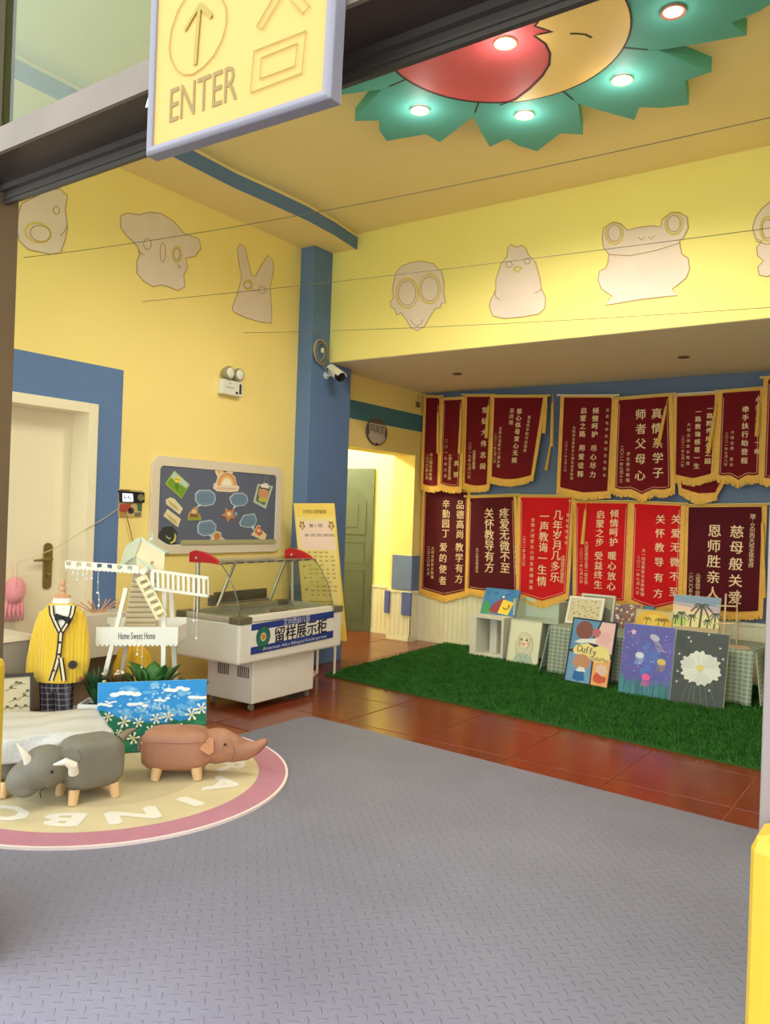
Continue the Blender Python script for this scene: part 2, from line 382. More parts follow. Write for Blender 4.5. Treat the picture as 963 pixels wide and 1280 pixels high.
# artificial turf
turf = thing('artificial_turf', 'dark green artificial turf along the banner wall', 'turf', (-2, 6.5, 0))
TA = [(-4.47, 5.55), (-4.60, YB-.02), (XR-.02, YB-.02), (XR-.02, 5.0), (-.82, 5.22)]
b = MB(); b.plate([(x, y, .012) for x, y in TA], (0, 0, 1), .012); b.build('turf_backing', mat('turf_backing', (32, 84, 24), .9), turf)
def build_blades():
    vs = []; fs = []; n = 0; rnd = random.Random(3)
    while n < 90000:
        x = rnd.uniform(-4.6, XR-.03); y = rnd.uniform(5.0, YB-.03)
        if x > .3 and rnd.random() < .8: continue
        ye = 5.55+(x+4.47)*(5.22-5.55)/(3.65)
        if y < ye+.003 or x < -4.47-(y-5.55)*.055: continue
        a = rnd.uniform(0, 6.28); wd = rnd.uniform(.004, .008); h = rnd.uniform(.015, .03); lx, ly = rnd.uniform(-.012, .012), rnd.uniform(-.012, .012)
        k = len(vs); dx, dy = math.cos(a)*wd, math.sin(a)*wd
        vs += [(x-dx, y-dy, .011), (x+dx, y+dy, .011), (x+lx, y+ly, .011+h)]; fs.append((k, k+1, k+2)); n += 1
    m = MB(); m.v = vs; m.f = fs; m.mi = [0]*len(fs)
    return m
build_blades().build('grass_blades', mat('turf_green', (54, 108, 40), .7, noise=(9, .3), spec=.2), turf, kind='stuff')
# round rug
RC, RR = V((-3.625, 2.688, .008)), .958
rug = thing('round_rug', 'round cream rug with a pink border and pale letters', 'rug', RC)
def disc(r0, r1, z0, z1, n=72):
    b = MB(); c = RC
    q = lambda r_, z: [(c.x+r_*math.cos(2*math.pi*k/n), c.y+r_*math.sin(2*math.pi*k/n), z) for k in range(n)]
    if r0 == 0: b.rings([q(r1, z0), q(r1, z1)])
    else: b.rings([q(r0, z0), q(r1, z0), q(r1, z1), q(r0, z1)], closed=True)
    return b
disc(0, .80, .008, .0195).build('rug_field', mat('rug_cream', (216, 198, 156), .95, noise=(5, .08), bump=(300, .3)), rug)
disc(.80, .945, .008, .020).build('rug_border', mat('rug_pink', (190, 128, 144), .95, noise=(8, .06), bump=(300, .3)), rug)
disc(.945, .958, .008, .021).build('rug_edging', mat('rug_edge', (240, 220, 214), .9), rug)
disc(0, .50, .0196, .0200).build('rug_centre_shade', mat('rug_shade', (208, 190, 152), .95, noise=(4, .1), bump=(300, .3)), rug)  # soft grey shadow over the rug's middle, painted as a slightly darker disc
b = MB()
for ch, ang in zip('RAINBOW', (51, 25, 0, -26, -53, -79, -105)):
    a = R(ang); rad = V((math.cos(a), math.sin(a), 0)); tg = V((math.sin(a), -math.cos(a), 0)); c0 = RC+rad*.655
    b = MB()
    for k, (dx, dy) in enumerate(((0, 0), (.012, 0), (-.012, 0), (0, .010), (0, -.010))): put_char(b, ch, dx, dy, .25, lambda x, y: c0+tg*x*1.3+rad*y*.85+V((0, 0, .0128+.00015*k)))
    b.build('letter', mat('rug_letters', (234, 226, 212), .95), rug)

# ================================================================== CEILING FLOWER
FC = V((-1.966, 3.729, 3.95)); FRD = .644
fw = thing('ceiling_flower', 'teal leaf-edged sun and moon medallion on the ceiling', 'ceiling decoration', (FC.x, FC.y, ZC))
teal = mat('teal_paint', (92, 172, 162), .6, spec=.3)
prof = [(-22.5, .84), (-19, .98), (-15, 1.22), (-9, 1.14), (-4, 1.24), (0, 1.345), (5, 1.24), (8.5, 1.13), (14, 1.24), (18, 1.02)]
def rfn(a, r_): return (FC.x+r_*math.cos(R(a)), FC.y+r_*math.sin(R(a)))
for k in range(8):
    c = 106.5+45*k
    pts = [rfn(c+a, r_) for a, r_ in prof]+[rfn(c+22.5, .84)]+[rfn(c+22.5-45*i/8, .60) for i in range(9)]
    b = MB(); b.plate([(x, y, 3.95) for x, y in pts], (0, 0, -1), ZC-3.95); b.build('leaf_cluster', teal, fw, bevel=.004)
b = MB(); b.plate([(*rfn(360*i/64, FRD), 3.945) for i in range(64)], (0, 0, -1), .06); b.build('red_disc', mat('coral_red_paint', (220, 92, 98), .6), fw)
px = [(625, 131), (645, 124), (662, 111), (678, 95), (687, 80), (688, 66), (682, 54), (668, 44), (676, 42), (691, 39), (680, 36), (669, 32), (676, 22), (690, 10), (700, -10), (690, -40)]
face = [at(x, y, 2, 3.945) for x, y in px]; face = [(p.x, p.y) for p in face]
aA = math.degrees(math.atan2(face[0][1]-FC.y, face[0][0]-FC.x)); aB = math.degrees(math.atan2(face[-1][1]-FC.y, face[-1][0]-FC.x))
n = 30; arc = []
if aB > aA: aB -= 360
arc = [rfn(aB+(aA-aB)*i/n, FRD-.004) for i in range(1, n)]
b = MB(); b.plate([(x, y, 3.943) for x, y in face+arc], (0, 0, -1), .002); b.build('moon_face', mat('orange_yellow_paint', (250, 208, 130), .6), fw)
b = MB(); b.ribbon([(x, y, 3.9425) for x, y in face], (0, 0, -1), .012, .001)
b.ribbon([(*rfn(360*i/64, FRD), 3.9445) for i in range(64)], (0, 0, -1), .014, .001, closed=True)
for k in range(8): b.ribbon([(*rfn(84+45*k, r_), 3.9495) for r_ in (.65, .78)], (0, 0, -1), .01, .001)
b.ribbon([at(x, y, 2, 3.9425) for x, y in ((713, 42), (722, 42), (732, 43), (740, 47))], (0, 0, -1), .012, .001)
b.build('outline', mat('dark_line', (52, 44, 40), .7), fw)
lampm = mat('lamp_glow', (255, 246, 232), .5, emit=14)
LP = [((525, 137), 1), ((632, 53), 1), ((656, 143), 1), ((778, 99), 1), ((842, 14), .35)]
LL = ['lit downlight on the teal leaf cluster nearest the blue-edged soffit', 'lit downlight on the red half of the ceiling disc', 'lit downlight on the teal leaf cluster below the red and orange seam',
      'lit downlight on the teal leaf cluster beside the orange half', 'dim pinkish downlight on the teal leaf cluster furthest along the ceiling flower']
for (q, pw), lb in zip(LP, LL):
    p = at(*q, 2, 3.945); t = thing('downlight', lb, 'downlight', p, 'downlights of the ceiling flower')
    b = MB(); rg = lambda r_, z: [(p.x+r_*math.cos(2*math.pi*k/24), p.y+r_*math.sin(2*math.pi*k/24), z) for k in range(24)]
    b.rings([rg(.05, 3.945), rg(.062, 3.945), rg(.06, 3.936), rg(.05, 3.938)], closed=True)
    b.build('trim_ring', mat('lamp_ring', (196, 170, 140), .4, .4) if pw == 1 else mat('lamp_ring_pink', (176, 112, 96), .4, .3), t, smooth=True)
    b = MB(); b.rings([rg(.048, 3.9445), rg(.046, 3.94)]); b.build('lens', lampm if pw == 1 else mat('lamp_glow_dim', (250, 214, 200), .5, emit=1.2), t)
    lamp('downlight_beam', 'SPOT', (p.x, p.y, 3.93), 46*pw, (1, .94, .84), spot_size=R(165), spot_blend=.5, shadow_soft_size=.05)
    lamp('downlight_glow', 'POINT', (p.x, p.y, 3.85), 1.3*pw, (1, .94, .84), shadow_soft_size=.05)
for q, lb in (((572, 467), 'unlit recessed spotlight in the beam underside near the corridor sign'), ((855, 446), 'unlit recessed spotlight in the beam underside above the dark banners')):
    p = at(*q, 2, ZB-.004); t = thing('recessed_spotlight', lb, 'spotlight', p, 'unlit spotlights under the beam')
    b = MB(); rg = lambda r_, z: [(p.x+r_*math.cos(2*math.pi*k/20), p.y+r_*math.sin(2*math.pi*k/20), z) for k in range(20)]
    b.rings([rg(.035, p.z), rg(.05, p.z), rg(.048, p.z-.008), rg(.035, p.z-.006)], closed=True); b.build('trim_ring', mat('bronze', (120, 96, 60), .4, .6), t, smooth=True)
    b = MB(); b.rings([rg(.034, p.z), rg(.034, p.z-.004)]); b.build('lens', cm((90, 74, 50)), t)
t = thing('corridor_lamp', 'round ceiling lamp inside the passage beyond the grey door', 'ceiling lamp', (-6.1, 7.0, 2.7))
b = MB(); b.rings([[(-6.1+r_*math.cos(2*math.pi*k/24), 7+r_*math.sin(2*math.pi*k/24), z) for k in range(24)] for r_, z in ((.14, 2.7), (.14, 2.66), (.1, 2.64))]); b.build('lamp_shade', mat('corridor_glow', (250, 255, 225), .5, emit=6), t)
lamp('corridor_light', 'POINT', (-6.1, 7.0, 2.55), 55, (.97, 1, .84), shadow_soft_size=.12)
# ================================================================== FLAT ANIMAL SHAPES ON WALL AND BEAM
bare = mat('bare_patch', (232, 208, 194), .85, noise=(6, .05)); linem = mat('drawn_line', (176, 140, 100), .8); gold_l = mat('yellow_line', (222, 190, 90), .8)
def wall_shape(name, label, pts, ax, val, nrm, lines, ylines=()):
    off = V(nrm)*.004
    q = [at(x, y, ax, val)+off for x, y in pts]
    c = sum(q, V((0, 0, 0)))/len(q); t = thing(name, label, 'wall decoration', c, 'flat animal shapes high on the walls')
    b = MB(); b.plate(q, nrm, .004); b.build('silhouette', bare, t)
    b = MB(); b.ribbon(q, nrm, .006, .0015, closed=True)
    for l in lines: b.ribbon([at(x, y, ax, val)+off for x, y in l], nrm, .006, .0015, closed=len(l) > 8)
    b.build('outline', linem, t)
    if ylines:
        b = MB()
        for l in ylines: b.ribbon([at(x, y, ax, val)+off for x, y in l], nrm, .014, .0012, closed=len(l) > 8)
        b.build('painted_ring', gold_l, t)
c3 = lambda L: [(x/2.093, 220+y/2.093) for x, y in L]
c4 = lambda L: [(440+x/1.841, 220+y/1.841) for x, y in L]
wx = (1, 0, 0); wy = (0, -1, 0)
wall_shape('hippo_shape', 'pale round-nosed hippo shape on the yellow wall above the blue door surround', [(24, 262), (20, 285), (24, 302), (35, 312), (62, 318), (75, 316), (81, 300), (84, 285), (81, 262), (84, 245), (74, 236), (60, 238), (40, 248), (27, 254)], 0, XL, wx,
           [ell(70, 263, 4, 5, 14), ell(50, 292, 13, 10, 18, 15), [(75, 295), (80, 290), (83, 282)]], [ell(47, 291, 16, 12, 20, 15)])
wall_shape('bear_shape', 'pale big-eared bear shape between the hippo and rabbit shapes', c3([(315, 105), (330, 97), (365, 102), (390, 95), (420, 98), (455, 120), (480, 150), (520, 165), (525, 190), (510, 210), (485, 215), (490, 240), (480, 260), (483, 290), (465, 300), (440, 290), (420, 285), (400, 290), (375, 275), (358, 255), (357, 225), (365, 205), (360, 185), (345, 170), (330, 155), (315, 135)]), 0, XL, wx,
           [c3(ell(385, 178, 10, 15, 14)), c3(ell(425, 200, 7, 26, 14)), c3(ell(462, 205, 8, 15, 14)), c3([(360, 195), (370, 203), (377, 208)]), c3(ell(468, 237, 3, 3, 9))], [c3(ell(462, 205, 12, 20, 16))])
wall_shape('rabbit_shape', 'pale long-eared rabbit shape beside the blue column', c3([(620, 190), (628, 178), (640, 185), (648, 220), (658, 262), (668, 262), (682, 235), (700, 208), (714, 222), (715, 250), (706, 290), (710, 350), (710, 385), (680, 382), (640, 370), (610, 355), (607, 345), (620, 310), (632, 265), (625, 230)]), 0, XL, wx,
           [c3(ell(648, 285, 9, 9, 14)), c3(ell(685, 298, 9, 9, 14)), c3([(660, 295), (667, 301), (674, 298)])], [c3(ell(648, 285, 12, 12, 14))])
wall_shape('owl_shape', 'pale owl shape with ringed spectacles on the beam nearest the column', c4([(97, 245), (103, 222), (115, 208), (135, 200), (160, 196), (188, 202), (206, 220), (213, 245), (212, 270), (217, 292), (208, 292), (204, 303), (192, 306), (182, 322), (168, 346), (152, 356), (138, 350), (122, 325), (114, 315), (104, 320), (100, 306), (90, 302), (90, 288), (97, 282), (94, 262)]), 1, 5.9, wy,
           [c4(ell(128, 270, 20, 28, 20)), c4(ell(180, 260, 20, 28, 20)), c4([(135, 330), (143, 342), (152, 346)]), c4([(165, 330), (160, 340), (152, 346)])], [c4(ell(128, 270, 25, 34, 22)), c4(ell(180, 260, 25, 34, 22))])
wall_shape('chick_shape', 'pale crested chick shape between the owl and frog shapes', c4([(360, 165), (368, 158), (378, 165), (392, 160), (402, 168), (406, 180), (424, 200), (435, 240), (437, 260), (447, 280), (445, 305), (430, 318), (390, 325), (350, 328), (325, 322), (317, 300), (320, 285), (332, 265), (332, 240), (343, 205), (358, 185)]), 1, 5.9, wy,
           [c4(ell(363, 204, 7, 7, 14)), c4(ell(404, 196, 7, 7, 14)), c4([(328, 265), (333, 280), (343, 285)]), c4([(422, 270), (432, 265), (438, 258)])], [c4([(372, 214), (382, 208), (392, 212), (383, 222), (373, 215)])])
wall_shape('frog_shape', 'pale wide frog shape with raised round eyes on the beam', c4([(577, 145), (580, 120), (600, 108), (620, 110), (635, 125), (665, 118), (695, 115), (712, 118), (715, 100), (735, 85), (755, 84), (772, 95), (775, 120), (765, 140), (755, 150), (757, 165), (760, 180), (775, 190), (778, 215), (770, 235), (752, 250), (738, 260), (750, 275), (720, 278), (660, 285), (620, 292), (583, 298), (592, 285), (600, 277), (575, 260), (567, 240), (570, 220), (585, 212), (590, 200), (592, 180), (580, 165)]), 1, 5.9, wy,
           [c4(ell(605, 132, 15, 19, 18)), c4(ell(742, 110, 15, 19, 18)), c4([(592, 181), (640, 184), (700, 172), (757, 154)]), c4([(660, 142), (668, 148), (675, 141)]), c4([(684, 140), (690, 146), (698, 137)])], [c4(ell(605, 132, 20, 25, 18)), c4(ell(742, 110, 20, 25, 18))])
wall_shape('monkey_shape', 'pale monkey shape past the frog, cut by the grey post', c4([(963, 60), (945, 75), (930, 95), (923, 120), (930, 145), (945, 150), (932, 165), (935, 185), (948, 195), (935, 210), (938, 228), (955, 232), (975, 226), (1000, 220), (1010, 190), (1000, 160), (1015, 130), (1010, 95), (990, 68)]), 1, 5.9, wy,
           [c4(ell(957, 122, 12, 22, 18)), c4(ell(990, 118, 12, 22, 18)), c4([(930, 150), (955, 158), (990, 150)])], [c4(ell(957, 122, 16, 28, 18))])
# thin strings across the room
wire = mat('thin_string', (104, 90, 66), .7)
for (sx, sy), (ex, ey), sag, lb in (((30, 322), (963, 115), .10, 'thin string tied to the wall below the hippo shape, crossing the room'), ((178, 377), (963, 275), .04, 'thin string tied below the bear shape, crossing in front of the frog'),
                                    ((305, 416), (963, 372), .06, 'lowest thin string, tied below the rabbit shape and crossing to the beam')):
    A = at(sx, sy, 0, XL); d = ray(ex, ey)
    B = at(ex, ey, 1, min(A.y, 5.85)); k = (XR-A.x)/(B.x-A.x); Bx = A+(B-A)*k
    b = MB(); pts = [A+(Bx-A)*(i/24)-V((0, 0, sag*4*(i/24)*(1-i/24))) for i in range(25)]
    b.tube(pts, .0019, 5); t = b.build('string', wire, smooth='all'); t['label'] = lb; t['category'] = 'string'; t['group'] = 'strings across the hall'

# ================================================================== LEFT WALL FITTINGS
# emergency light
p0 = at(285, 485, 0, XL); t = thing('emergency_light', 'white twin-head emergency light on the yellow wall above the pinboard', 'emergency light', p0)
F = Fr((XL, p0.y, p0.z), (0, 1, 0), (0, 0, 1), (1, 0, 0)); plw = mat('white_plastic', (232, 226, 214), .4)
b = MB(); b.obox(F(-.12, -.065, 0), (0, .24, 0), (0, 0, .125), (.06, 0, 0)); b.build('body', plw, t, bevel=.008)
for a in (-.055, .055):
    b = MB(); b.tube([F(a, .06, .03), F(a, .085, .03)], .012, 10); b.tube([F(a, .115, .0), F(a, .115, .03), F(a, .115, .075), F(a, .115, .085)], [.025, .05, .056, .05], 20)
    h_ = b.build('lamp_head', mat('grey_chrome', (170, 164, 150), .3, .6), t, smooth=True)
    b = MB(); b.ball(F(a, .115, .082), (.012, .044, .044), 16, 8); b.build('lens', mat('pale_lens', (232, 228, 214), .15), h_, smooth='all')
b = MB(); b.obox(F(.075, -.045, .06), (0, .022, 0), (0, 0, .085), (.003, 0, 0)); b.obox(F(.035, -.05, .06), (0, .024, 0), (0, 0, .02), (.003, 0, 0)); b.build('switch_panel', cm((52, 46, 50)), t)
b = MB()
put_line(b, 'EMERGENCY', -.03, -.005, .018, lambda x, y: F(x, y, .0612)); put_line(b, 'LIGHT', -.03, .03, .014, lambda x, y: F(x, y, .0612)); b.build('lettering', cm((120, 112, 104)), t, kind='stuff')
# pinboard
q = lambda x, y: at(180+x/5.35, 560+y/5.35, 0, XL+.024)
TLb, TRb, BRb, BLb = q(55, 55), q(915, 125), q(905, 690), q(40, 700)
y0, y1 = 4.0, 5.465; z0, z1 = 1.075, 1.838
bd = thing('pinboard', 'blue-grey pinboard with rounded cream frame on the yellow wall', 'pinboard', (XL, 4.73, z0))
def rrect(y0, y1, z0, z1, r_, x, n=6):
    o = []
    for cy, cz, a in ((y1-r_, z1-r_, 0), (y0+r_, z1-r_, 90), (y0+r_, z0+r_, 180), (y1-r_, z0+r_, 270)):
        for k in range(n+1): o.append((x, cy+r_*math.cos(R(a+90*k/n)), cz+r_*math.sin(R(a+90*k/n))))
    return o
b = MB(); b.plate(rrect(y0+.03, y1-.03, z0+.03, z1-.03, .05, XL+.018), (1, 0, 0), .016); b.build('board_panel', mat('slate_board', (98, 102, 124), .7, noise=(3, .05)), bd)
b = MB(); b.rings([rrect(y0, y1, z0, z1, .08, XL+.001), rrect(y0, y1, z0, z1, .08, XL+.028), rrect(y0+.075, y1-.075, z0+.075, z1-.075, .035, XL+.028), rrect(y0+.075, y1-.075, z0+.075, z1-.075, .035, XL+.001)], closed=True)
b.build('board_frame', mat('cream_frame_plastic', (228, 212, 190), .45), bd, bevel=.003)
b = MB(); b.box(XL+.018, XL+.04, 4.30, 5.39, 1.15, 1.185); b.build('ledge', mat('ledge_olive', (176, 168, 128), .6), bd)
class PinB:                      # crop pixels -> board surface
    def __call__(s, x, y, off=0): p = q(x, y); return V((XL+.0185+off, p.y, p.z))
pq = PinB()
def pinned(name, label, cat, layers, group=None):
    o0 = layers[0][0]; c = pq(sum(p[0] for p in o0)/len(o0), sum(p[1] for p in o0)/len(o0))
    t = thing(name, label, cat, c, group)
    b = MB(); b.plate([pq(x, y, .005) for x, y in o0], wx, .0048); b.build('cut_out', cm(layers[0][1], .7), t)
    if len(layers) > 1:
        b = MB()
        for i, (pts, rgb) in enumerate(layers[1:]): b.plate([pq(x, y, .0055+.0003*i) for x, y in pts], wx, .0006, cm(rgb, .7))
        b.build('picture', None, t)
    return t
pinned('landscape_card', 'tilted green landscape card with a smiling sun, top corner of the pinboard', 'card', [([(205, 152), (308, 245), (252, 340), (143, 240)], (170, 190, 80)), ([(205, 158), (300, 245), (285, 265), (180, 195)], (188, 210, 200)), ([(152, 238), (180, 200), (285, 275), (252, 332)], (120, 160, 50)), ([(215, 225), (235, 250), (225, 290), (205, 260)], (90, 130, 40)), (ell(222, 212, 20, 20, 14), (244, 214, 70)), (ell(214, 208, 4, 5, 8), (90, 60, 30)), (ell(230, 212, 4, 5, 8), (90, 60, 30))])
for i, P4 in enumerate(([(178, 330), (205, 340), (262, 405), (240, 445), (150, 375), (150, 345)], [(158, 408), (248, 475), (228, 530), (133, 455)])):
    cx = sum(p[0] for p in P4)/len(P4); cy = sum(p[1] for p in P4)/len(P4)
    lay = [(P4, (232, 216, 176))]
    for k in range(3): lay.append(([(cx-38+k*8, cy-28+k*16), (cx+22+k*6, cy+16+k*12), (cx+20+k*6, cy+21+k*12), (cx-40+k*8, cy-23+k*16)], (196, 170, 96)))
    pinned('cream_note', ('upper cream paper note below the landscape card', 'lower cream paper note above the moon poster')[i], 'note', lay, 'cream notes on the pinboard')
pinned('moon_poster', 'dark night card with a yellow crescent moon, low on the pinboard', 'card', [([(130, 530), (190, 522), (222, 565), (215, 640), (185, 675), (105, 650), (88, 600)], (54, 58, 56)), ([(205, 565), (217, 590), (210, 625), (185, 640), (172, 635), (195, 620), (205, 595)], (220, 206, 110)), ([(88, 598), (110, 615), (150, 640), (195, 655), (190, 682), (150, 670), (95, 640), (82, 610)], (222, 218, 208)), ([(145, 580), (165, 600), (185, 598), (170, 612), (150, 600)], (190, 186, 150))])
pinned('rainbow_card', 'cream cloud card with orange rainbow at the pinboard top', 'card', [([(478, 160), (490, 130), (515, 128), (532, 145), (530, 165), (560, 160), (562, 145), (585, 140), (602, 155), (590, 175), (612, 195), (622, 245), (640, 262), (630, 290), (580, 296), (490, 290), (465, 270), (470, 240), (485, 230), (495, 195)], (240, 216, 190)), (ell(555, 250, 62, 85, 20, 0, 180, 360), (228, 150, 110)), (ell(555, 250, 48, 66, 20, 0, 180, 360), (240, 196, 110)), (ell(555, 250, 34, 48, 20, 0, 180, 360), (246, 236, 214)), (ell(505, 155, 17, 20, 16), (236, 190, 110)), ([(490, 262), (615, 268), (612, 280), (490, 276)], (226, 190, 170))])
pinned('figure_card', 'tilted card of a small round figure, hung by a string on the pinboard', 'card', [([(765, 240), (865, 255), (815, 408), (733, 362)], (190, 204, 186)), ([(770, 252), (848, 262), (808, 385), (748, 352)], (96, 112, 96)), (ell(800, 305, 34, 46, 18), (222, 150, 110)), (ell(810, 258, 28, 24, 16), (238, 230, 210)), ([(780, 262), (830, 272), (832, 282), (782, 272)], (70, 56, 40)), (ell(798, 345, 34, 18, 14), (196, 190, 90))])
b = MB(); b.tube([pq(800, 245, .006), pq(820, 165, .006), pq(832, 165, .006), pq(828, 250, .006)], .002, 5); b.build('hanging_cord', cm((170, 160, 140)), bpy.data.objects['figure_card'])
for i, (P8, tail, lb) in enumerate((
    ([(345, 305), (370, 282), (440, 280), (475, 305), (482, 345), (465, 378), (410, 390), (365, 380), (345, 350)], [(350, 400), (370, 372), (392, 382)], 'pale blue speech bubble above the lion cut-out'),
    ([(575, 330), (605, 302), (660, 298), (690, 320), (698, 355), (675, 385), (615, 392), (585, 372)], [(593, 412), (605, 380), (622, 390)], 'pale blue speech bubble above the orange star cut-out'),
    ([(360, 520), (375, 492), (450, 480), (485, 515), (482, 555), (455, 580), (400, 590), (362, 570)], [(452, 600), (430, 580), (458, 572)], 'pale blue speech bubble above the winged cut-out'),
    ([(640, 500), (670, 448), (740, 438), (756, 480), (745, 515), (700, 535), (648, 522)], [(735, 550), (712, 528), (742, 512)], 'pale blue speech bubble above the fox cut-out'))):
    cx = sum(p[0] for p in P8)/len(P8); cy = sum(p[1] for p in P8)/len(P8)
    lay = [(P8, (206, 216, 224)), (tail, (206, 216, 224)), ([(cx+(x-cx)*.93, cy+(y-cy)*.91) for x, y in P8], (118, 142, 168))]
    for k in range(4): lay.append(([(cx-44, cy-26+k*15), (cx+40, cy-24+k*15), (cx+40, cy-20+k*15), (cx-44, cy-22+k*15)], (96, 122, 150)))
    pinned('speech_bubble', lb, 'speech bubble', lay, 'speech bubbles on the pinboard')
pinned('lion_cut_out', 'small tan lion cut-out on green grass, pinned under its bubble', 'cut-out', [([(295, 485), (300, 440), (325, 410), (345, 392), (362, 400), (360, 430), (380, 455), (384, 480)], (200, 150, 90)), ([(295, 485), (297, 462), (384, 462), (384, 484)], (150, 160, 60)), (ell(335, 425, 16, 14, 12), (226, 196, 150)), ([(310, 440), (360, 445), (365, 462), (308, 460)], (130, 86, 50))])
pinned('star_cut_out', 'orange star-shaped cut-out in the middle of the pinboard', 'cut-out', [(star(570, 445, 52, 26, 5, 100), (206, 136, 90)), (ell(570, 440, 16, 14, 12), (238, 206, 170)), (ell(615, 440, 10, 14, 10), (140, 170, 190))])
pinned('winged_cut_out', 'cream winged figure cut-out standing on the pinboard ledge', 'cut-out', [([(440, 650), (445, 615), (465, 575), (490, 555), (515, 565), (520, 595), (543, 610), (535, 640), (505, 645), (495, 668), (455, 668)], (222, 206, 170)), (ell(490, 590, 22, 24, 14), (198, 130, 80)), ([(470, 610), (510, 612), (500, 650), (468, 648)], (160, 130, 110)), (ell(520, 620, 12, 16, 10), (226, 170, 160))])
pinned('fox_cut_out', 'orange fox cut-out on a cream base, lowest on the far side of the pinboard', 'cut-out', [([(718, 582), (745, 545), (765, 515), (780, 520), (785, 545), (822, 580), (808, 622)], (230, 206, 170)), ([(740, 560), (765, 520), (782, 530), (795, 575), (770, 590)], (206, 110, 70)), (ell(768, 552, 12, 12, 10), (240, 200, 170))])
# small wall device with craft panel
p0 = at(164, 628, 0, XL)
t = thing('wall_device', 'small black wall device with a lit white screen beside the blue door surround', 'wall device', p0)
q2 = lambda x, y, off: (lambda p: V((XL+off, p.y, p.z)))(at(130+x/12.8, 600+y/12.8, 0, XL+.02))
b = MB(); b.plate([q2(248, 165, .03), q2(640, 200, .03), q2(640, 365, .03), q2(255, 360, .03)], wx, .03); b.build('case', mat('black_plastic', (30, 28, 34), .35), t, bevel=.003)
b = MB(); b.plate([q2(283, 212, .031), q2(445, 220, .031), q2(455, 345, .031), q2(288, 345, .031)], wx, .001); b.build('screen', mat('lit_screen', (222, 226, 255), .4, emit=1.0), t)
b = MB()
for x0, y0, x1, y1 in ((300, 235, 318, 310), (330, 262, 350, 300), (365, 250, 385, 295), (395, 270, 415, 310)): b.plate([q2(x0, y0, .0315), q2(x1, y0, .0315), q2(x1, y1, .0315), q2(x0, y1, .0315)], wx, .0005)
b.build('screen_marks', cm((120, 124, 160)), t)
b = MB(); b.rings([[q2(575+r_*.9*math.cos(k*math.pi/10), 280+r_*math.sin(k*math.pi/10), o_) for k in range(20)] for r_, o_ in ((58, .03), (56, .036), (38, .036), (30, .031))]); b.build('dial', mat('dial_tan', (150, 138, 104), .4, .4), t, smooth=True)
t = thing('craft_panel', 'small craft panel of red, green and tan scraps under the wall device', 'craft panel', at(164, 640, 0, XL))
b = MB(); b.plate([q2(250, 140, .012), q2(635, 170, .012), q2(615, 590, .012), q2(245, 590, .012)], wx, .012); b.build('backing', cm((206, 178, 118)), t)
for nm, pts, c_ in (('red_scrap', [(262, 390), (440, 375), (430, 480), (350, 520), (255, 505)], (170, 70, 54)), ('green_scrap', [(540, 372), (615, 372), (610, 500), (545, 490)], (72, 104, 74)), ('dark_rosette', star(440, 490, 62, 40, 7), (62, 48, 62)), ('orange_scrap', [(260, 515), (340, 530), (330, 585), (262, 580)], (196, 130, 74)), ('olive_scrap', [(500, 520), (600, 520), (585, 585), (500, 580)], (120, 110, 84)), ('tan_scrap', [(262, 150), (420, 150), (420, 190), (262, 195)], (150, 120, 70))):
    b = MB(); b.plate([q2(x, y, .018) for x, y in pts], wx, .005); b.build(nm, cm(c_), t, bevel=.001)
b = MB(); b.tube([q2(345, 500, .022), q2(380, 640, .02), q2(420, 800, .02), q2(465, 1000, .02), q2(475, 1300, .02)], .004, 6); t = b.build('device_cable', cm((128, 104, 40)), smooth='all'); t['label'] = 'thin dark cable hanging down the wall from the small device'; t['category'] = 'cable'
A = at(149, 635, 0, XL+.03); B2 = at(115, 657, 0, XL+.03); Cc = at(22, 704, 0, XL+.03); D2 = at(20, 735, 0, XL+.02)
b = MB(); b.tube([A, A.lerp(B2, .5)-V((0, 0, .006)), B2, B2.lerp(Cc, .5)-V((0, 0, .03)), Cc, D2], .003, 6); t = b.build('sagging_wire', cm((206, 190, 160)), smooth='all'); t['label'] = 'thin cream cord sagging across the cream door'; t['category'] = 'cord'
# coil and camera on the column
cx0 = -4.83; p = at(398, 438, 0, cx0)
t = thing('cable_coil', 'coiled grey-brown cable hanging on the blue column above the camera', 'cable', p)
for k in range(4):
    b = MB(); r1 = .085+.008*(k % 3); b.tube([(cx0+.012+.008*k, p.y+r1*.95*math.cos(a)+.006*k, p.z+(r1*1.12)*math.sin(a)-.008*k) for a in [2*math.pi*i/28 for i in range(28)]], .0065, 7, closed=True)
    b.build('cable_loop', mat('cable_grey', (136, 124, 100), .5) if k % 2 else mat('cable_cream', (176, 164, 134), .5), t, smooth='all')
b = MB(); b.obox((cx0+.02, p.y+.01, p.z-.02), (.012, 0, 0), (0, .035, 0), (0, 0, .045)); b.build('white_tag', plw, t, bevel=.002)
b = MB(); b.tube([(cx0+.02, p.y-.05, p.z-.07), (cx0+.02, p.y+.03, p.z-.12), (cx0+.03, p.y+.09, p.z-.17), (cx0+.06, p.y+.12, p.z-.20)], .006, 6); b.build('cable_tail', _mc['cable_grey'], t, smooth='all')
pc = at(420, 467, 0, -4.70)
t = thing('security_camera', 'white bullet security camera with black face on the blue column', 'camera', (cx0, 5.86, 2.76))
ax_ = V((.80, -.30, -.42)).normalized(); c0 = pc-ax_*.10
b = MB(); b.tube([c0, c0+ax_*.02, c0+ax_*.15, c0+ax_*.17], [.03, .043, .046, .044], 18); b.build('body', plw, t, smooth=True)
b = MB(); b.tube([c0+ax_*.165, c0+ax_*.20, c0+ax_*.205], [.047, .045, .03], 18); b.build('lens_face', mat('camera_black', (26, 24, 26), .2), t, smooth=True)
up = V((0, 0, 1)); sd = ax_.cross(up).normalized(); u2 = sd.cross(ax_)
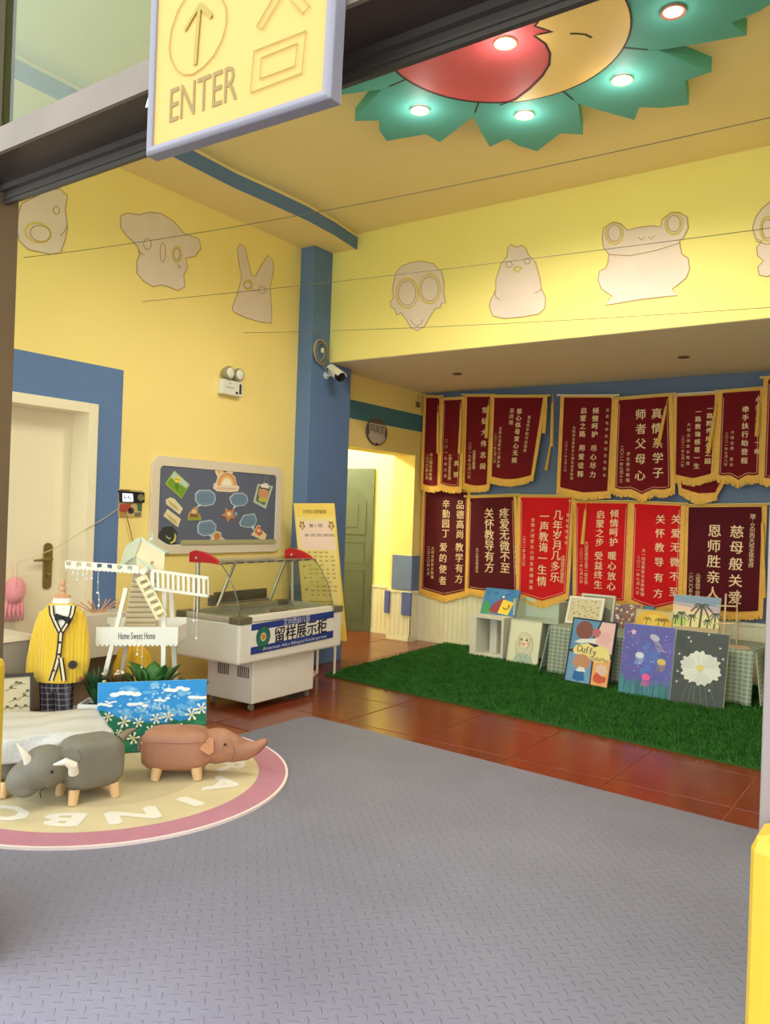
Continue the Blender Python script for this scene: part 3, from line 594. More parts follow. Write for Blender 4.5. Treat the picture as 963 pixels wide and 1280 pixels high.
b = MB(); b.rings([[c0+ax_*l+sd*.052*math.cos(a)+u2*(.052*math.sin(a)+.004) for a in [R(15+150*k/9) for k in range(10)]]+[c0+ax_*l+sd*.047*math.cos(a)+u2*(.047*math.sin(a)+.004) for a in [R(165-150*k/9) for k in range(10)]] for l in (-.01, .225)]); b.build('sun_shield', plw, t, smooth=True)
b = MB(); wp = V((cx0, 5.86, 2.735)); b.tube([wp, wp+V((.012, 0, 0))], [.036, .034], 16); b.tube([wp+V((.01, 0, 0)), wp+V((.07, 0, .0)), c0+ax_*.06-u2*.03], [.014, .013, .013], 10); b.build('bracket', mat('bracket_white', (214, 218, 222), .35), t, smooth=True)
# round corridor sign
p = at(470, 540, 0, XL); t = thing('round_room_sign', 'round brown-edged room sign hung above the passage opening', 'sign', p)
F = Fr((XL, p.y, p.z), (0, 1, 0), (0, 0, 1), (1, 0, 0))
b = MB(); b.plate([F(x, y, .018) for x, y in ell(0, 0, .19, .145, 32)], wx, .014); b.build('sign_plate', mat('sign_brown', (112, 92, 84), .5), t)
b = MB(); b.plate([F(x, y, .0195) for x, y in [(-.13, -.06), (.13, -.06), (.15, .085), (-.15, .085)]], wx, .0012); b.plate([F(x, y, .0193) for x, y in ell(0, -.02, .16, .11, 24, 0, 190, 350)], wx, .001); b.build('sign_paper', cm((206, 190, 178)), t)
b = MB()
for k, ch in enumerate('隔离室'): put_char(b, ch, -.088+.088*k, .03, .088, lambda x, y: F(x, y, .0202))
b.build('lettering', cm((60, 48, 44)), t, kind='stuff')
b = MB(); b.ball(F(0, -.128, .02), .014, 8, 6); b.build('bow', cm((70, 56, 50)), t)
b = MB(); b.tube([F(-.13, .1, .012), F(-.17, .16, .004)], .003, 5); b.tube([F(.13, .1, .012), F(.17, .16, .004)], .003, 5); b.build('hanging_cord', cm((150, 130, 100)), t)
p = at(521, 506, 0, XL); b = MB(); b.obox((XL, p.y-.02, p.z-.03), (.03, 0, 0), (0, .05, 0), (0, 0, .06)); b.tube([(XL+.02, p.y, p.z+.03), (XL+.02, p.y+.01, p.z+.12)], .003, 5); t = b.build('cable_clip', cm((120, 84, 60))); t['label'] = 'small brown cable clip on the teal band near the banners'; t['category'] = 'clip'
# pink plush on the door
p = at(12, 748, 0, XL-.17); t = thing('pink_plush', 'pink hanging plush octopus on the cream door behind the brown post', 'plush toy', p)
pkm = mat('pink_plush', (236, 150, 160), .9, sheen=.3)
b = MB(); b.ball((XL-.11, p.y, p.z+.06), (.06, .075, .09), 14, 10); b.build('body', pkm, t, smooth='all')
for k in range(5): b = MB(); b.tube([(XL-.12, p.y-.05+.025*k, p.z), (XL-.12, p.y-.06+.03*k, p.z-.08), (XL-.12, p.y-.055+.03*k, p.z-.15)], [.018, .015, .008], 8); b.build('arm', pkm, t, smooth='all')
b = MB(); b.tube([(XL-.12, p.y, p.z+.14), (XL-.17, p.y, p.z+.25)], .003, 5); b.build('hanging_cord', cm((226, 190, 180)), t)
# ================================================================== AWARD BANNERS
gold = mat('gold_fringe', (232, 178, 74), .75, noise=(14, .12), bump=(90, .4), sheen=.3)
gold2 = mat('gold_braid', (240, 180, 82), .6, noise=(30, .1), bump=(140, .5))
velv = {'d': mat('dark_red_velvet', (112, 6, 22), .8, noise=(5, .12), sheen=.15, spec=.2), 'm': mat('maroon_velvet', (84, 8, 24), .8, noise=(5, .12), sheen=.15, spec=.2), 'r': mat('bright_red_velvet', (206, 16, 26), .8, noise=(5, .08), sheen=.15, spec=.2)}
script_m = mat('cream_lettering', (240, 206, 164), .6); pink_m = mat('pink_piping', (222, 150, 128), .6)
rodm = mat('banner_rod', (226, 196, 120), .4, .2); rodw = mat('banner_rod_white', (222, 212, 200), .5)
def drop(kind, u):
    t = max(0, 1-abs(2*u-1))
    if kind == 'p': return t**.8
    if kind == 'h': return (t**2.2)*.75 + .25*math.sin(math.pi*min(t*1.6, 1))
    if kind == 'c': return math.sin(math.pi*u)*.5
    return 0
def banner(label, off, TL, TR, BR, BL, kind, dpx, hue, cols, white_rod=False, tassels=(), piping=True, seed=0, bw=.040, rod=True):
    Y = YB-off; rnd = random.Random(seed)
    c4_ = [at(x, y, 1, Y) for x, y in (TL, TR, BR, BL)]
    W_ = ((c4_[1]-c4_[0]).length+(c4_[2]-c4_[3]).length)/2; H_ = ((c4_[3]-c4_[0]).length+(c4_[2]-c4_[1]).length)/2
    D = dpx/1004*(c4_[0]-CP).dot(CF)
    ph = rnd.uniform(0, 6); am = .003
    def f(u, v, o=0):        # u across, v down
        a = c4_[0].lerp(c4_[1], u); b_ = c4_[3].lerp(c4_[2], u); p_ = a.lerp(b_, v)
        p_ = p_+V((0, 0, -D*drop(kind, u)*max(0, v)**3))
        return V((p_.x, Y-o-am*(1+math.sin(7*u+ph+1.5*v))-.004*v, p_.z))
    t = thing('award_banner', label, 'banner', (c4_[0]+c4_[1])/2, 'award banners on the back wall')
    bu, bv = bw/W_, bw/H_
    def sheet(u0, u1, v0, v1, o, th, name, m, nu=20, nv=6):
        b = MB(); fr = [[f(u0+(u1-u0)*i/nu, v0+(v1-v0)*j/nv, o) for i in range(nu+1)] for j in range(nv+1)]
        vs = [p_ for r_ in fr for p_ in r_]; n1 = nu+1; k = len(vs)
        fs = [(j*n1+i, (j+1)*n1+i, (j+1)*n1+i+1, j*n1+i+1) for j in range(nv) for i in range(nu)]
        loop = [i for i in range(n1)]+[j*n1+nu for j in range(1, nv+1)]+[nv*n1+i for i in range(nu-1, -1, -1)]+[j*n1 for j in range(nv-1, 0, -1)]
        vs += [p_+V((0, th, 0)) for p_ in vs]
        fs += [tuple(k+q_ for q_ in reversed(f_)) for f_ in fs[:nu*nv]]
        fs += [(loop[i], loop[(i+1) % len(loop)], k+loop[(i+1) % len(loop)], k+loop[i]) for i in range(len(loop))]
        b.add(vs, fs); return b.build(name, m, t, smooth=True)
    sheet(0, 1, 0, 1, 0, .004, 'gold_border', gold2)
    sheet(bu, 1-bu, bv*.6, 1-bv*.9, .005, .004, 'velvet_panel', velv[hue])
    # fringe strands along the lower edge
    b = MB(); n = int(W_/.011)
    for i in range(n):
        u = (i+.5+rnd.uniform(-.2, .2))/n; p_ = f(u, 1, .002); L_ = rnd.uniform(.030, .045); dx = rnd.uniform(-.006, .006); w_ = .006
        b.obox(p_+V((-w_, -.002, 0)), (2*w_, 0, 0), (0, .004, 0), (dx, 0, -L_))
    b.build('fringe', gold, t, kind='stuff')
    if piping:
        b = MB(); e = .012/W_; g = .012/H_
        pts = [f(bu+e, bv*1.6+(1-bv*2.6-g)*j/6, .006) for j in range(7)]+[f(bu+e+(1-2*bu-2*e)*i/18, 1-bv-g, .006) for i in range(1, 18)]+[f(1-bu-e, 1-bv-g-(1-bv*2.6-g)*j/6, .006) for j in range(7)]
        b.ribbon(pts, wy, .006, .0015); b.build('piping', pink_m, t)
    if cols:
        b = MB()
        for txt, uc, v0, v1, sz in cols:
            n = len(txt); S_ = .84*sz/1004*(c4_[0]-CP).dot(CF)
            for k, ch in enumerate(txt):
                if ch == ' ': continue
                vc = v0+(v1-v0)*(k+.5)/n; o_ = f(uc, vc, .0068)
                ro = rnd.uniform(-.04, .04)
                for dx in ((-.0016, .0016) if sz > 7 else (0,)): put_char(b, ch, dx, dx*.4, S_, lambda x, y: V((o_.x+x, o_.y-.0004-dx*.05, o_.z+y)), rot=ro)
        b.build('lettering', script_m, t, kind='stuff')
    if rod:
        b = MB(); a = f(-.04, .0, .012); c_ = f(1.04, 0, .012); b.tube([a, c_], .009, 8); b.ball(a, .014, 8, 6); b.ball(c_, .014, 8, 6)
        b.build('rod', rodw if white_rod else rodm, t, smooth=True)
    for k, (x0, y0_, x1, y1_) in enumerate(tassels):
        A = at(x0, y0_, 1, Y-.03); B_ = at(x1, y1_, 1, Y-.03); d = (B_-A); L_ = d.length; d.normalize()
        b = MB(); m0 = A+d*L_*.18; b.tube([A, m0], .003, 5); b.ball(m0, .012, 8, 6); b.tube([m0, m0+d*.02, m0+d*L_*.5, B_], [.009, .013, .017, .019], 9); b.build('tassel', gold, t, smooth=True)
    return t
A_ = lambda x, y: (510+x/4.187, 470+y/4.187); B_c = lambda x, y: (690+x/3.527, 470+y/3.527); C_ = lambda x, y: (510+x/4.187, 600+y/4.187); D_ = lambda x, y: (710+x/3.806, 600+y/3.806)
TS = lambda f_, *q_: tuple((*f_(a, b), *f_(c, d)) for a, b, c, d in q_)
small = '二〇二一年七月八日'
# lower row first, then the upper row that hangs in front of it
banner('maroon banner of the lower row nearest the passage corner', .022, C_(78, 40), C_(330, 55), C_(330, 585), C_(60, 575), 'p', 10, 'm',
       [('品德高尚', .80, .10, .48, 12.5), ('教学有方', .79, .51, .90, 12.5), ('辛勤园丁', .51, .10, .48, 12.5), ('爱的使者', .47, .51, .90, 12.5), ('大班全体家长敬赠', .26, .56, .86, 5), ('二〇二〇年七月', .18, .56, .84, 5)], seed=1)
banner('maroon banner of the lower row above the white cube', .040, C_(312, 85), C_(570, 75), C_(590, 600), C_(300, 578), 'c', 5, 'm',
       [('疼爱无微不至', .75, .13, .79, 15), ('关怀教导有方', .46, .13, .79, 15), ('大三班全体家长', .23, .54, .80, 5), ('小班家长敬赠', .96, .5, .8, 6)], seed=2)
banner('bright red banner of the lower row beside the maroon one above the cube', .055, C_(576, 78), C_(880, 82), C_(845, 600), C_(568, 598), 'p', 13, 'r',
       [('几年岁月几多乐', .73, .15, .84, 14), ('一声教诲一生情', .49, .16, .86, 14), ('赠给老师全体', .90, .17, .5, 5), ('优秀班主任谢老师', .86, .60, .86, 6), ('全体大班家长小朋友敬赠感恩', .29, .22, .91, 6), (small, .14, .41, .70, 5)], tassels=TS(C_, (860, 120, 850, 400)), seed=3)
banner('bright red banner of the lower row with the kindness couplet, in the middle', .042, D_(25, 98), D_(308, 100), D_(285, 590), D_(25, 560), 'c', 6, 'r',
       [('倾情呵护', .72, .08, .45, 12), ('暖心放心', .71, .49, .88, 12), ('启蒙之步', .48, .09, .46, 12), ('受益终生', .47, .50, .87, 12), ('大班优秀班主任一班全体', .25, .41, .84, 5.5), ('二〇二一年七月六日', .16, .48, .84, 5)], tassels=TS(D_, (88, 110, 70, 305)), seed=4)
banner('bright red banner of the lower row beside the widest maroon banner', .058, D_(300, 100), D_(560, 112), D_(545, 588), D_(285, 575), 'p', 13, 'r',
       [('关爱无微不至', .85, .09, .93, 13), ('关怀教导有方', .57, .10, .92, 13), ('大一班优秀家长全体敬赠', .28, .46, .90, 5.5), (small, .19, .53, .90, 5)], seed=5)
banner('widest maroon banner of the lower row, beside the small wooden easel', .046, D_(556, 118), D_(950, 114), D_(930, 640), D_(545, 600), 'c', 12, 'm',
       [('慈母般关爱', .66, .18, .92, 18), ('恩师胜亲人', .39, .18, .89, 18), ('赠：艾尔西大班全体老师', .84, .09, .58, 7), ('小班点班三班敬赠', .20, .66, .93, 6.5), ('二〇二〇年七月', .11, .66, .93, 6)], tassels=TS(D_, (925, 130, 935, 560)), piping=False, seed=6)
banner('dark red banner of the upper row in the corner by the passage', .075, A_(85, 103), A_(182, 105), A_(172, 585), A_(66, 575), 'c', 6, 'd',
       [('幼儿园老师敬赠', .52, .62, .91, 5), ('二〇二〇年六月', .32, .64, .91, 5)], tassels=TS(A_, (158, 150, 158, 405)), seed=7, piping=False)
banner('dark red banner of the upper row second from the passage corner', .090, A_(176, 118), A_(300, 112), A_(285, 592), A_(158, 572), 'c', 6, 'd',
       [('真情', .76, .66, .90, 8), ('小朋友全体家长赠', .48, .62, .90, 5), ('二〇一九年六月', .30, .45, .90, 5)], tassels=TS(A_, (282, 130, 270, 405)), seed=8)
banner('dark red banner of the upper row partly covered by the tapered one', .080, A_(296, 98), A_(450, 98), A_(430, 580), A_(283, 570), 'c', 8, 'd',
       [('常弘大伟志阔', .74, .11, .83, 9), ('全体家长敬赠', .43, .60, .80, 5), ('二〇一九年七月八日', .27, .52, .91, 5)], seed=9, piping=False)
banner('dark red banner of the upper row tapering towards its scalloped bottom', .110, A_(436, 102), A_(732, 102), A_(660, 530), A_(425, 540), 'c', 12, 'd',
       [('慈心似母爱心无限', .55, .15, .80, 8), ('恩师情', .41, .15, .36, 7), ('全体大班家长小朋友赠', .21, .37, .85, 5), (small, .12, .45, .80, 4.5), ('谢老师辛勤付出感恩', .74, .24, .68, 5)], tassels=TS(A_, (425, 120, 410, 325), (730, 105, 712, 300)), seed=10, piping=False)
banner('dark red banner with four-line couplet hanging from a white rod', .085, B_c(40, 85), B_c(285, 85), B_c(262, 520), B_c(22, 500), 'p', 6, 'd',
       [('倾情呵护', .66, .12, .44, 9), ('尽心尽力', .66, .50, .84, 9), ('启蒙之路', .44, .12, .44, 9), ('用爱诠释', .44, .50, .84, 9), ('大四班全体家长小朋友感恩敬赠', .28, .32, .87, 4.5), (small, .15, .48, .80, 4), ('优秀老师全体班主任园长', .87, .12, .84, 4.5)], white_rod=True, tassels=TS(B_c, (4, 80, 0, 310)), seed=11, piping=False)
banner('dark red banner with the largest couplet, gold sleeve on its rod', .105, B_c(280, 98), B_c(532, 78), B_c(545, 500), B_c(262, 500), 'h', 16, 'd',
       [('真情', .74, .12, .43, 15), ('系学子', .75, .43, .88, 15), ('师者父母心', .47, .12, .88, 15), ('学生家长敬赠', .27, .58, .90, 5.5), ('二〇二一年七月十三', .16, .52, .90, 5.5)], tassels=TS(B_c, (512, 100, 470, 305)), seed=12)
banner('dark red banner tip showing below the fringed pair of the upper row', .070, B_c(548, 440), B_c(782, 440), B_c(730, 530), B_c(560, 500), 'p', 10, 'd', [], seed=13, piping=False, rod=False)
banner('dark red banner between the largest couplet and the flag with the gold heart-shaped edge', .090, B_c(535, 82), B_c(742, 70), B_c(722, 440), B_c(530, 445), 'p', 8, 'd',
       [('一路陪伴成长之园', .82, .15, .85, 8), ('一路教诲感恩一生', .57, .18, .88, 8), ('大班全体家长敬赠', .37, .34, .84, 5), (small, .25, .50, .86, 4.5)], white_rod=True, tassels=TS(B_c, (735, 80, 690, 340)), seed=14, piping=False)
banner('dark red banner with wide gold heart-shaped lower edge near the grey post', .112, B_c(735, 66), B_c(940, 50), B_c(935, 440), B_c(718, 442), 'h', 15, 'd',
       [('点亮人生第一师', .87, .08, .76, 7.5), ('牵手扶行始登程', .61, .19, .84, 9), ('大班全体 家长', .35, .46, .87, 5), (small, .23, .48, .86, 4.5)], tassels=TS(B_c, (915, 90, 905, 265)), seed=15)
banner('dark red banner cut off by the grey post in the upper row', .125, (955, 472), (1020, 466), (1016, 596), (950, 600), 'h', 12, 'd', [('师恩难忘', .5, .2, .8, 10)], seed=16)
# loose wall tassel
A = at(693, 497, 1, YB-.02); B_ = at(690, 548, 1, YB-.03); Cc = at(683, 588, 1, YB-.03)
t = thing('wall_tassel', 'single yellow tassel hanging on the blue wall between two upper banners', 'tassel', A)
b = MB(); b.tube([A, B_], .003, 5); b.build('cord', gold2, t)
b = MB(); b.ball(B_, .012, 8, 6); b.tube([B_, B_.lerp(Cc, .2), B_.lerp(Cc, .6), Cc], [.008, .013, .016, .018], 9); b.build('tassel', gold, t, smooth=True)

# ================================================================== DISPLAY FREEZER
FO = V((-3.971, 3.98, 0)); th = .023
U_ = V((-math.sin(th), math.cos(th), 0)); W_ = V((-U_.y, U_.x, 0)); Z_ = V((0, 0, 1))
fz = thing('display_freezer', 'white curved-glass food display freezer with a blue-striped sign', 'freezer', FO)
def FP(u, v, z): return FO+U_*u+W_*v+Z_*z
def fbox(mb, u0, u1, v0, v1, z0, z1, m=None): mb.obox(FP(u0, v0, z0), U_*(u1-u0), W_*(v1-v0), Z_*(z1-z0), m)
wm_ = mat('freezer_white', (234, 226, 216), .35, noise=(3, .02)); stl = mat('brushed_steel', (188, 184, 172), .3, .8); cap_m = mat('olive_cap', (120, 112, 92), .4, .3)
L_, D_z = 1.185, .628
b = MB(); fbox(b, 0, L_, 0, D_z, .365, .655); 
# hollow tub: four rim walls above
b.build('tub', wm_, fz, bevel=.018)
b = MB()
fbox(b, 0, L_, 0, .05, .655, .69); fbox(b, 0, L_, D_z-.05, D_z, .655, .69); fbox(b, 0, .05, .05, D_z-.05, .655, .69); fbox(b, L_-.05, L_, .05, D_z-.05, .655, .69)
b.build('rim', mat('rim_steel', (206, 200, 188), .3, .5), fz, bevel=.004)
b = MB()
for u0, v0 in ((-.006, -.006), (L_-.12, -.006), (-.006, D_z-.1), (L_-.12, D_z-.1)):
    b = MB(); fbox(b, u0, u0+.126, v0, v0+.106, .645, .694); b.build('corner_cap', cap_m, fz, bevel=.006)
b = MB(); fbox(b, .02, .19, -.008, 0, .64, .66, None); b.v = []; b.f = []; b.mi = []
fbox(b, .13, L_-.14, -.004, .045, .655, .70); b.build('front_ledge', mat('ledge_white', (240, 230, 216), .4), fz, bevel=.004)
b = MB(); fbox(b, .206, .904, .05, .507, .055, .37); b.build('base_cabinet', wm_, fz, bevel=.008)
for k, (u0, v0) in enumerate(((.24, .09), (.87, .09), (.24, .47), (.87, .47))):
    b = MB(); p = FP(u0, v0, .022); b.tube([p-W_*.012, p+W_*.012], .022, 14); b.obox(p+V((-.012, -.012, .015)), (.024, 0, 0), (0, .024, 0), (0, 0, .02)); b.build('caster', mat('caster_grey', (150, 142, 130), .4, .4), fz)
for k in range(2):
    b = MB()
    for i in range(6): v0 = .09+.2*k+i*.02; fbox(b, .203, .2065, v0, v0+.008, .235+.0, .315)
    b.build('vent_slots', cm((64, 58, 54)), fz)
# inside floor
b = MB(); fbox(b, .05, L_-.05, .05, D_z-.05, .655, .658, None); b.build('tray_floor', mat('freezer_inside', (176, 168, 150), .3, .3), fz)
b = MB(); b.tube([FP(.75+.09*math.cos(a)*1, .30+.05*math.sin(a), .667) for a in [2*math.pi*i/20 for i in range(20)]], .008, 6, closed=True); b.build('food_dish', mat('dish_clay', (150, 120, 100), .4), fz)
# canopy: red end panels on each side, posts, glass
def canopy(u0, name):
    prof = [(.572, 1.045), (.572, 1.118), (.52, 1.135), (.44, 1.128), (.38, 1.115), (.32, 1.09), (.252, 1.045), (.34, 1.052), (.45, 1.05)]
    b = MB(); b.plate([FP(u0, v, z) for v, z in prof], -U_, .03); b.build('red_end_panel', mat('freezer_red', (196, 24, 40), .3), fz, bevel=.004)
    b = MB(); b.tube([FP(u0+.02, .50, 1.06), FP(u0+.02, .485, .69)], .016, 10); b.ball(FP(u0-.005, .49, 1.08), .012); b.build('support_post', stl, fz, smooth=True)
    arc = [(.252, 1.045), (.19, .985), (.13, .90), (.09, .82), (.066, .74), (.06, .70)]
    b = MB(); b.tube([FP(u0+.015, v, z) for v, z in arc], .0045, 6); b.build('glass_edge', mat('glass_edge', (120, 124, 104), .2, .3), fz, smooth='all')
    b = MB(); b.plate([FP(u0+.016, v, z) for v, z in arc+[(.50, .695), (.50, 1.05)]], -U_, .004); b.build('side_glass', glassm, fz)
    return arc
arc = canopy(.045, ''); canopy(L_-.075, '')
b = MB(); n = len(arc); rs = []
for u0 in (.065, L_-.065): rs.append([FP(u0, v, z) for v, z in arc])
vs = rs[0]+rs[1]; vs2 = [p+W_*.005 for p in vs]
b.add(vs+vs2, [(i, i+1, n+i+1, n+i) for i in range(n-1)]+[(2*n+i, 3*n+i, 3*n+i+1, 2*n+i+1) for i in range(n-1)]); b.build('curved_front_glass', glassm, fz, smooth='all')
b = MB(); fbox(b, .05, L_-.05, .25, .36, 1.048, 1.062); b.build('light_bar', stl, fz, bevel=.003)
b = MB()
for i in range(9): fbox(b, .1+i*.11, .1+i*.11+.07, .25, .255, 1.05, 1.061)
b.v = [(x, y, z) for x, y, z in b.v]
for i in range(9): pass
b.build('bar_slots', cm((84, 80, 74)), fz).location = -W_*.006
b = MB(); fbox(b, .05, L_-.05, .36, .56, 1.062, 1.068); b.build('top_glass', glassm, fz)
for u0 in (.34, .93):
    b = MB(); b.tube([FP(u0+.09, .47, 1.06), FP(u0, .56, .70)], .012, 8); b.build('rear_strut', stl, fz, smooth=True)
b = MB(); b.tube([FP(.33, .565, .715), FP(.94, .565, .715)], .012, 8); b.build('rear_rail', stl, fz, smooth=True)
b = MB(); b.obox(FP(.36, .60, .70), U_*.58, W_*.03, Z_*.10); b.obox(FP(.30, .59, .70), U_*.05, W_*.04, Z_*.08); b.build('control_box', cm((92, 84, 70)), fz, bevel=.004)
# sign on the front
sg = MB(); sF = Fr(FP(.115, -.0005, .431), U_, Z_, -W_); SW, SH = .951, .214
sF.v = Z_ + U_*0
def sgn(x, y, o=0): return FP(.115+x, -.001-o, .428+y+x*.020)
b = MB(); b.plate([sgn(0, 0, .003), sgn(SW, 0, .003), sgn(SW, SH, .003), sgn(0, SH, .003)], -W_, .003); b.build('sign_panel', cm((236, 230, 222)), fz)
b = MB(); bl = cm((36, 56, 134))
b.plate([sgn(0, SH-.045, .004), sgn(SW, SH-.055, .004), sgn(SW, SH, .004), sgn(0, SH, .004)], -W_, .001, bl); b.plate([sgn(0, 0, .004), sgn(SW, 0, .004), sgn(SW, .058, .004), sgn(0, .052, .004)], -W_, .001, bl)
for r_, c_ in ((.078, (30, 60, 50)), (.072, (36, 110, 96)), (.03, (226, 214, 150)), (.022, (206, 120, 60))):
    b.plate([sgn(.125+r_*.95*math.cos(a), .112+r_*math.sin(a), .0045+.0003*(80-r_*1000)/10) for a in [2*math.pi*i/28 for i in range(28)]], -W_, .0006, cm(c_))
b.plate([sgn(.06, .035, .005), sgn(.10, .02, .005), sgn(.15, .02, .005), sgn(.19, .035, .005), sgn(.16, .05, .005), sgn(.09, .05, .005)], -W_, .0006, cm((30, 84, 80)))
b.build('sign_print', None, fz)
b = MB()
for k, ch in enumerate('留样展示柜'):
    for dx in (-.0024, 0, .0024): put_char(b, ch, .30+.125*k, .109, .112, lambda x, y: sgn(x+dx, y+dx*.5, .0064+dx*.1), cm((34, 24, 28)), 1.05)
for k, ch in enumerate('艾尔西幼儿园'): put_char(b, ch, .36+.052*k, SH-.024, .046, lambda x, y: sgn(x, y, .0062), cm((228, 226, 230)))
put_line(b, 'American Alice Bilingual Kindergarten', .49, .026, .034, lambda x, y: sgn(x, y, .0062), cm((214, 216, 228)), width=.74)
b.build('lettering', None, fz, kind='stuff')

# ================================================================== YELLOW MENU STAND
Pm = (atd(367, 629, 7.2), atd(418, 629, 7.15), atd(429, 806, 7.12), atd(382, 800, 7.12))
ms = thing('menu_board_stand', 'tall yellow printed menu board leaning on a white stand by the blue column', 'menu board', (-4.55, 5.62, 0))
TLm, TRm, BRm, BLm = Pm; BRm = TRm+(BLm-TLm)*1.0; nm_ = (TRm-TLm).cross(BLm-TLm).normalized()
if nm_.dot(CF) > 0: nm_ = -nm_
def mq(x, y, o=0): return TLm.lerp(TRm, x).lerp(BLm.lerp(BRm, x), y)+nm_*o
b = MB(); b.plate([mq(0, 0), mq(1, 0), mq(1, 1), mq(0, 1)], nm_, .02); b.build('board', mat('menu_yellow', (240, 200, 84), .5), ms, bevel=.002)
b = MB()
def mr(x0, y0, x1, y1, c_, o): b.plate([mq(x0, y0, o), mq(x1, y0, o), mq(x1, y1, o), mq(x0, y1, o)], nm_, .0006, cm(c_))
mr(.03, .10, .95, .93, (238, 212, 130), .001)
b.plate([mq(x, y, .0016) for x, y in ((.18, .13), (.80, .13), (.92, .24), (.94, .34), (.10, .34), (.08, .24))], nm_, .0006, cm((240, 206, 186)))
mr(.04, .88, .96, .99, (238, 190, 60), .0014)
rnd = random.Random(5)
for rr in range(11):
    for cc in range(5):
        if rnd.random() < .9: mr(.24+.14*cc, .355+.031*rr, .24+.14*cc+rnd.uniform(.06, .10), .355+.031*rr+.011, (190, 160, 100), .002)
for rr in range(4): mr(.10, .37+.085*rr, .17, .385+.085*rr, (176, 140, 80), .002)
for rr in range(9): mr(.16, .715+.020*rr, rnd.uniform(.6, .90), .715+.020*rr+.007, (186, 158, 96), .002)
for x0, c_ in ((.09, (150, 90, 50)), (.80, (120, 90, 50))):
    b.plate([mq(x0+x*.16, .125+y*.075, .0022) for x, y in star(.5, .5, .5, .3, 5)], nm_, .0006, cm(c_)); b.plate([mq(x0+.08+.03*math.cos(a), .165+.02*math.sin(a), .0028) for a in [i*.6 for i in range(10)]], nm_, .0006, cm((226, 190, 130)))
b.build('menu_print', None, ms)
b = MB(); Wm = (TRm-TLm).length; Hm = (BLm-TLm).length
mf = lambda x, y: mq(x/Wm, y/-Hm, .003)
put_line(b, '艾尔西幼儿园带量食谱', Wm*.5, -Hm*.062, .036, mf, cm((120, 84, 30)), width=Wm*.58); put_line(b, '第 1 周', Wm*.5, -Hm*.165, .034, mf, cm((90, 60, 50)), width=Wm*.34); put_line(b, '星期一 星期二 星期三 星期四 星期五', Wm*.58, -Hm*.235, .026, mf, cm((120, 90, 60)), width=Wm*.74)
b.build('lettering', None, ms, kind='stuff')
b = MB(); p0 = at(393, 838, 2, .0); b.obox((-4.82, 5.27, 0), (.32, .18, 0), (-.08, .14, 0), (0, 0, .02)); b.build('base_plate', mat('stand_cream', (228, 214, 184), .5), ms, bevel=.004)
for s_ in (.3, .72):
    a = mq(s_, 1, -.012); b = MB(); b.tube([(a.x, a.y, .018), a, mq(s_, .55, -.012)], .011, 8); b.build('leg', white, ms, smooth=True)
# ================================================================== ENTRANCE SIGN AND FOAM GUARDS
es = thing('entrance_sign', 'yellow hanging entrance sign with grey rim and outlined arrow', 'sign', (-1.35, 1.22, 2.31))
def sq(x, y, o=0): p = at(x, y, 1, 1.235); return V((p.x, p.y-o, p.z))
SB = [sq(186, 193), sq(412, 121), sq(431, -60), sq(200, -25)]
zt, zb = 2.78, 2.245
b = MB(); pts = [(SB[0].x, SB[0].z), (SB[1].x, SB[1].z), (SB[1].x+.012, zt), (SB[0].x+.0, zt)]
b.plate([V((x, 1.235, z)) for x, z in pts], wy, .03); b.build('sign_board', mat('sign_yellow', (188, 152, 78), .5, spec=.3), es)
b = MB(); P_ = [V((x, 1.232, z)) for x, z in pts]; ctr = sum(P_, V((0, 0, 0)))/4
def sc_(o, k, y): q_ = o+(o-ctr).normalized()*k; return (q_.x, y, q_.z)
b.rings([[sc_(p, k, y) for p in P_] for k, y in ((-.022, 1.240), (-.022, 1.229), (-.004, 1.226), (.008, 1.232), (.008, 1.266), (-.02, 1.268))], closed=True)
b.build('sign_rim', mat('sign_grey_rim', (122, 119, 126), .5), es, bevel=.003)
b = MB(); ol = cm((150, 128, 40), .6)
lq = lambda x, y: sq(180+x/3.852, y/3.852, .0025)
LK = [0]
def line(pts, wd=.004, closed=False): LK[0] += .00012; b.ribbon([lq(x, y)-V((0, LK[0], 0)) for x, y in pts], wy, wd, .001, ol, closed)
e_ = [lq(125, 235), lq(215, 365), lq(400, 120)]
cen = V((-1.495, 1.232, 2.525))
arc_px = [(125, 235), (133, 290), (160, 340), (195, 362), (240, 360), (290, 325), (340, 270), (380, 195), (400, 120), (400, 50), (380, 0), (345, -40), (300, -58), (250, -50), (205, -10), (165, 60), (135, 150)]
line(arc_px, .0026, True)
line([(250, 315), (273, 25)], .011); line([(200, 150), (273, 25)], .009); line([(273, 25), (330, 85)], .011)
line([(517, 450), (535, 250), (785, 152), (765, 355)], .0026, True); line([(562, 383), (570, 282), (743, 212), (733, 320)], .0026, True)
line([(548, 130), (572, 145), (660, 0), (700, -70)], .0026); line([(548, 130), (630, -10), (660, -70)], .0026); line([(706, 0), (770, 70), (802, 35), (772, 0), (740, -40)], .0026)
b.build('outlined_symbols', None, es)
b = MB(); o0 = lq(112, 600); o1 = lq(462, 475); o2 = lq(120, 480); ux = (o1-o0); L1 = ux.length; ux.normalize(); uz = V((0, 0, 1)); H1 = (o2-o0).length
def entf(x, y):
    p = o0+ux*x+uz*y; return V((p.x, 1.2335, p.z))
put_line(b, 'ENTER', L1/2, .042, .115, entf, width=L1*.96)
for k in range(len(b.v)): pass
b.build('lettering', cm((128, 106, 44)), es, kind='stuff')
b = MB(); tp = lq(-30, 380); b.plate([V((SB[0].x-.055, 1.262, 2.43)), V((SB[0].x+.02, 1.262, 2.43)), V((SB[0].x+.02, 1.262, 2.60))], wy, .003); b.build('sticky_tape', cm((214, 196, 168)), es)
foam = mat('yellow_foam', (196, 160, 38), .5, bump=(30, .1))
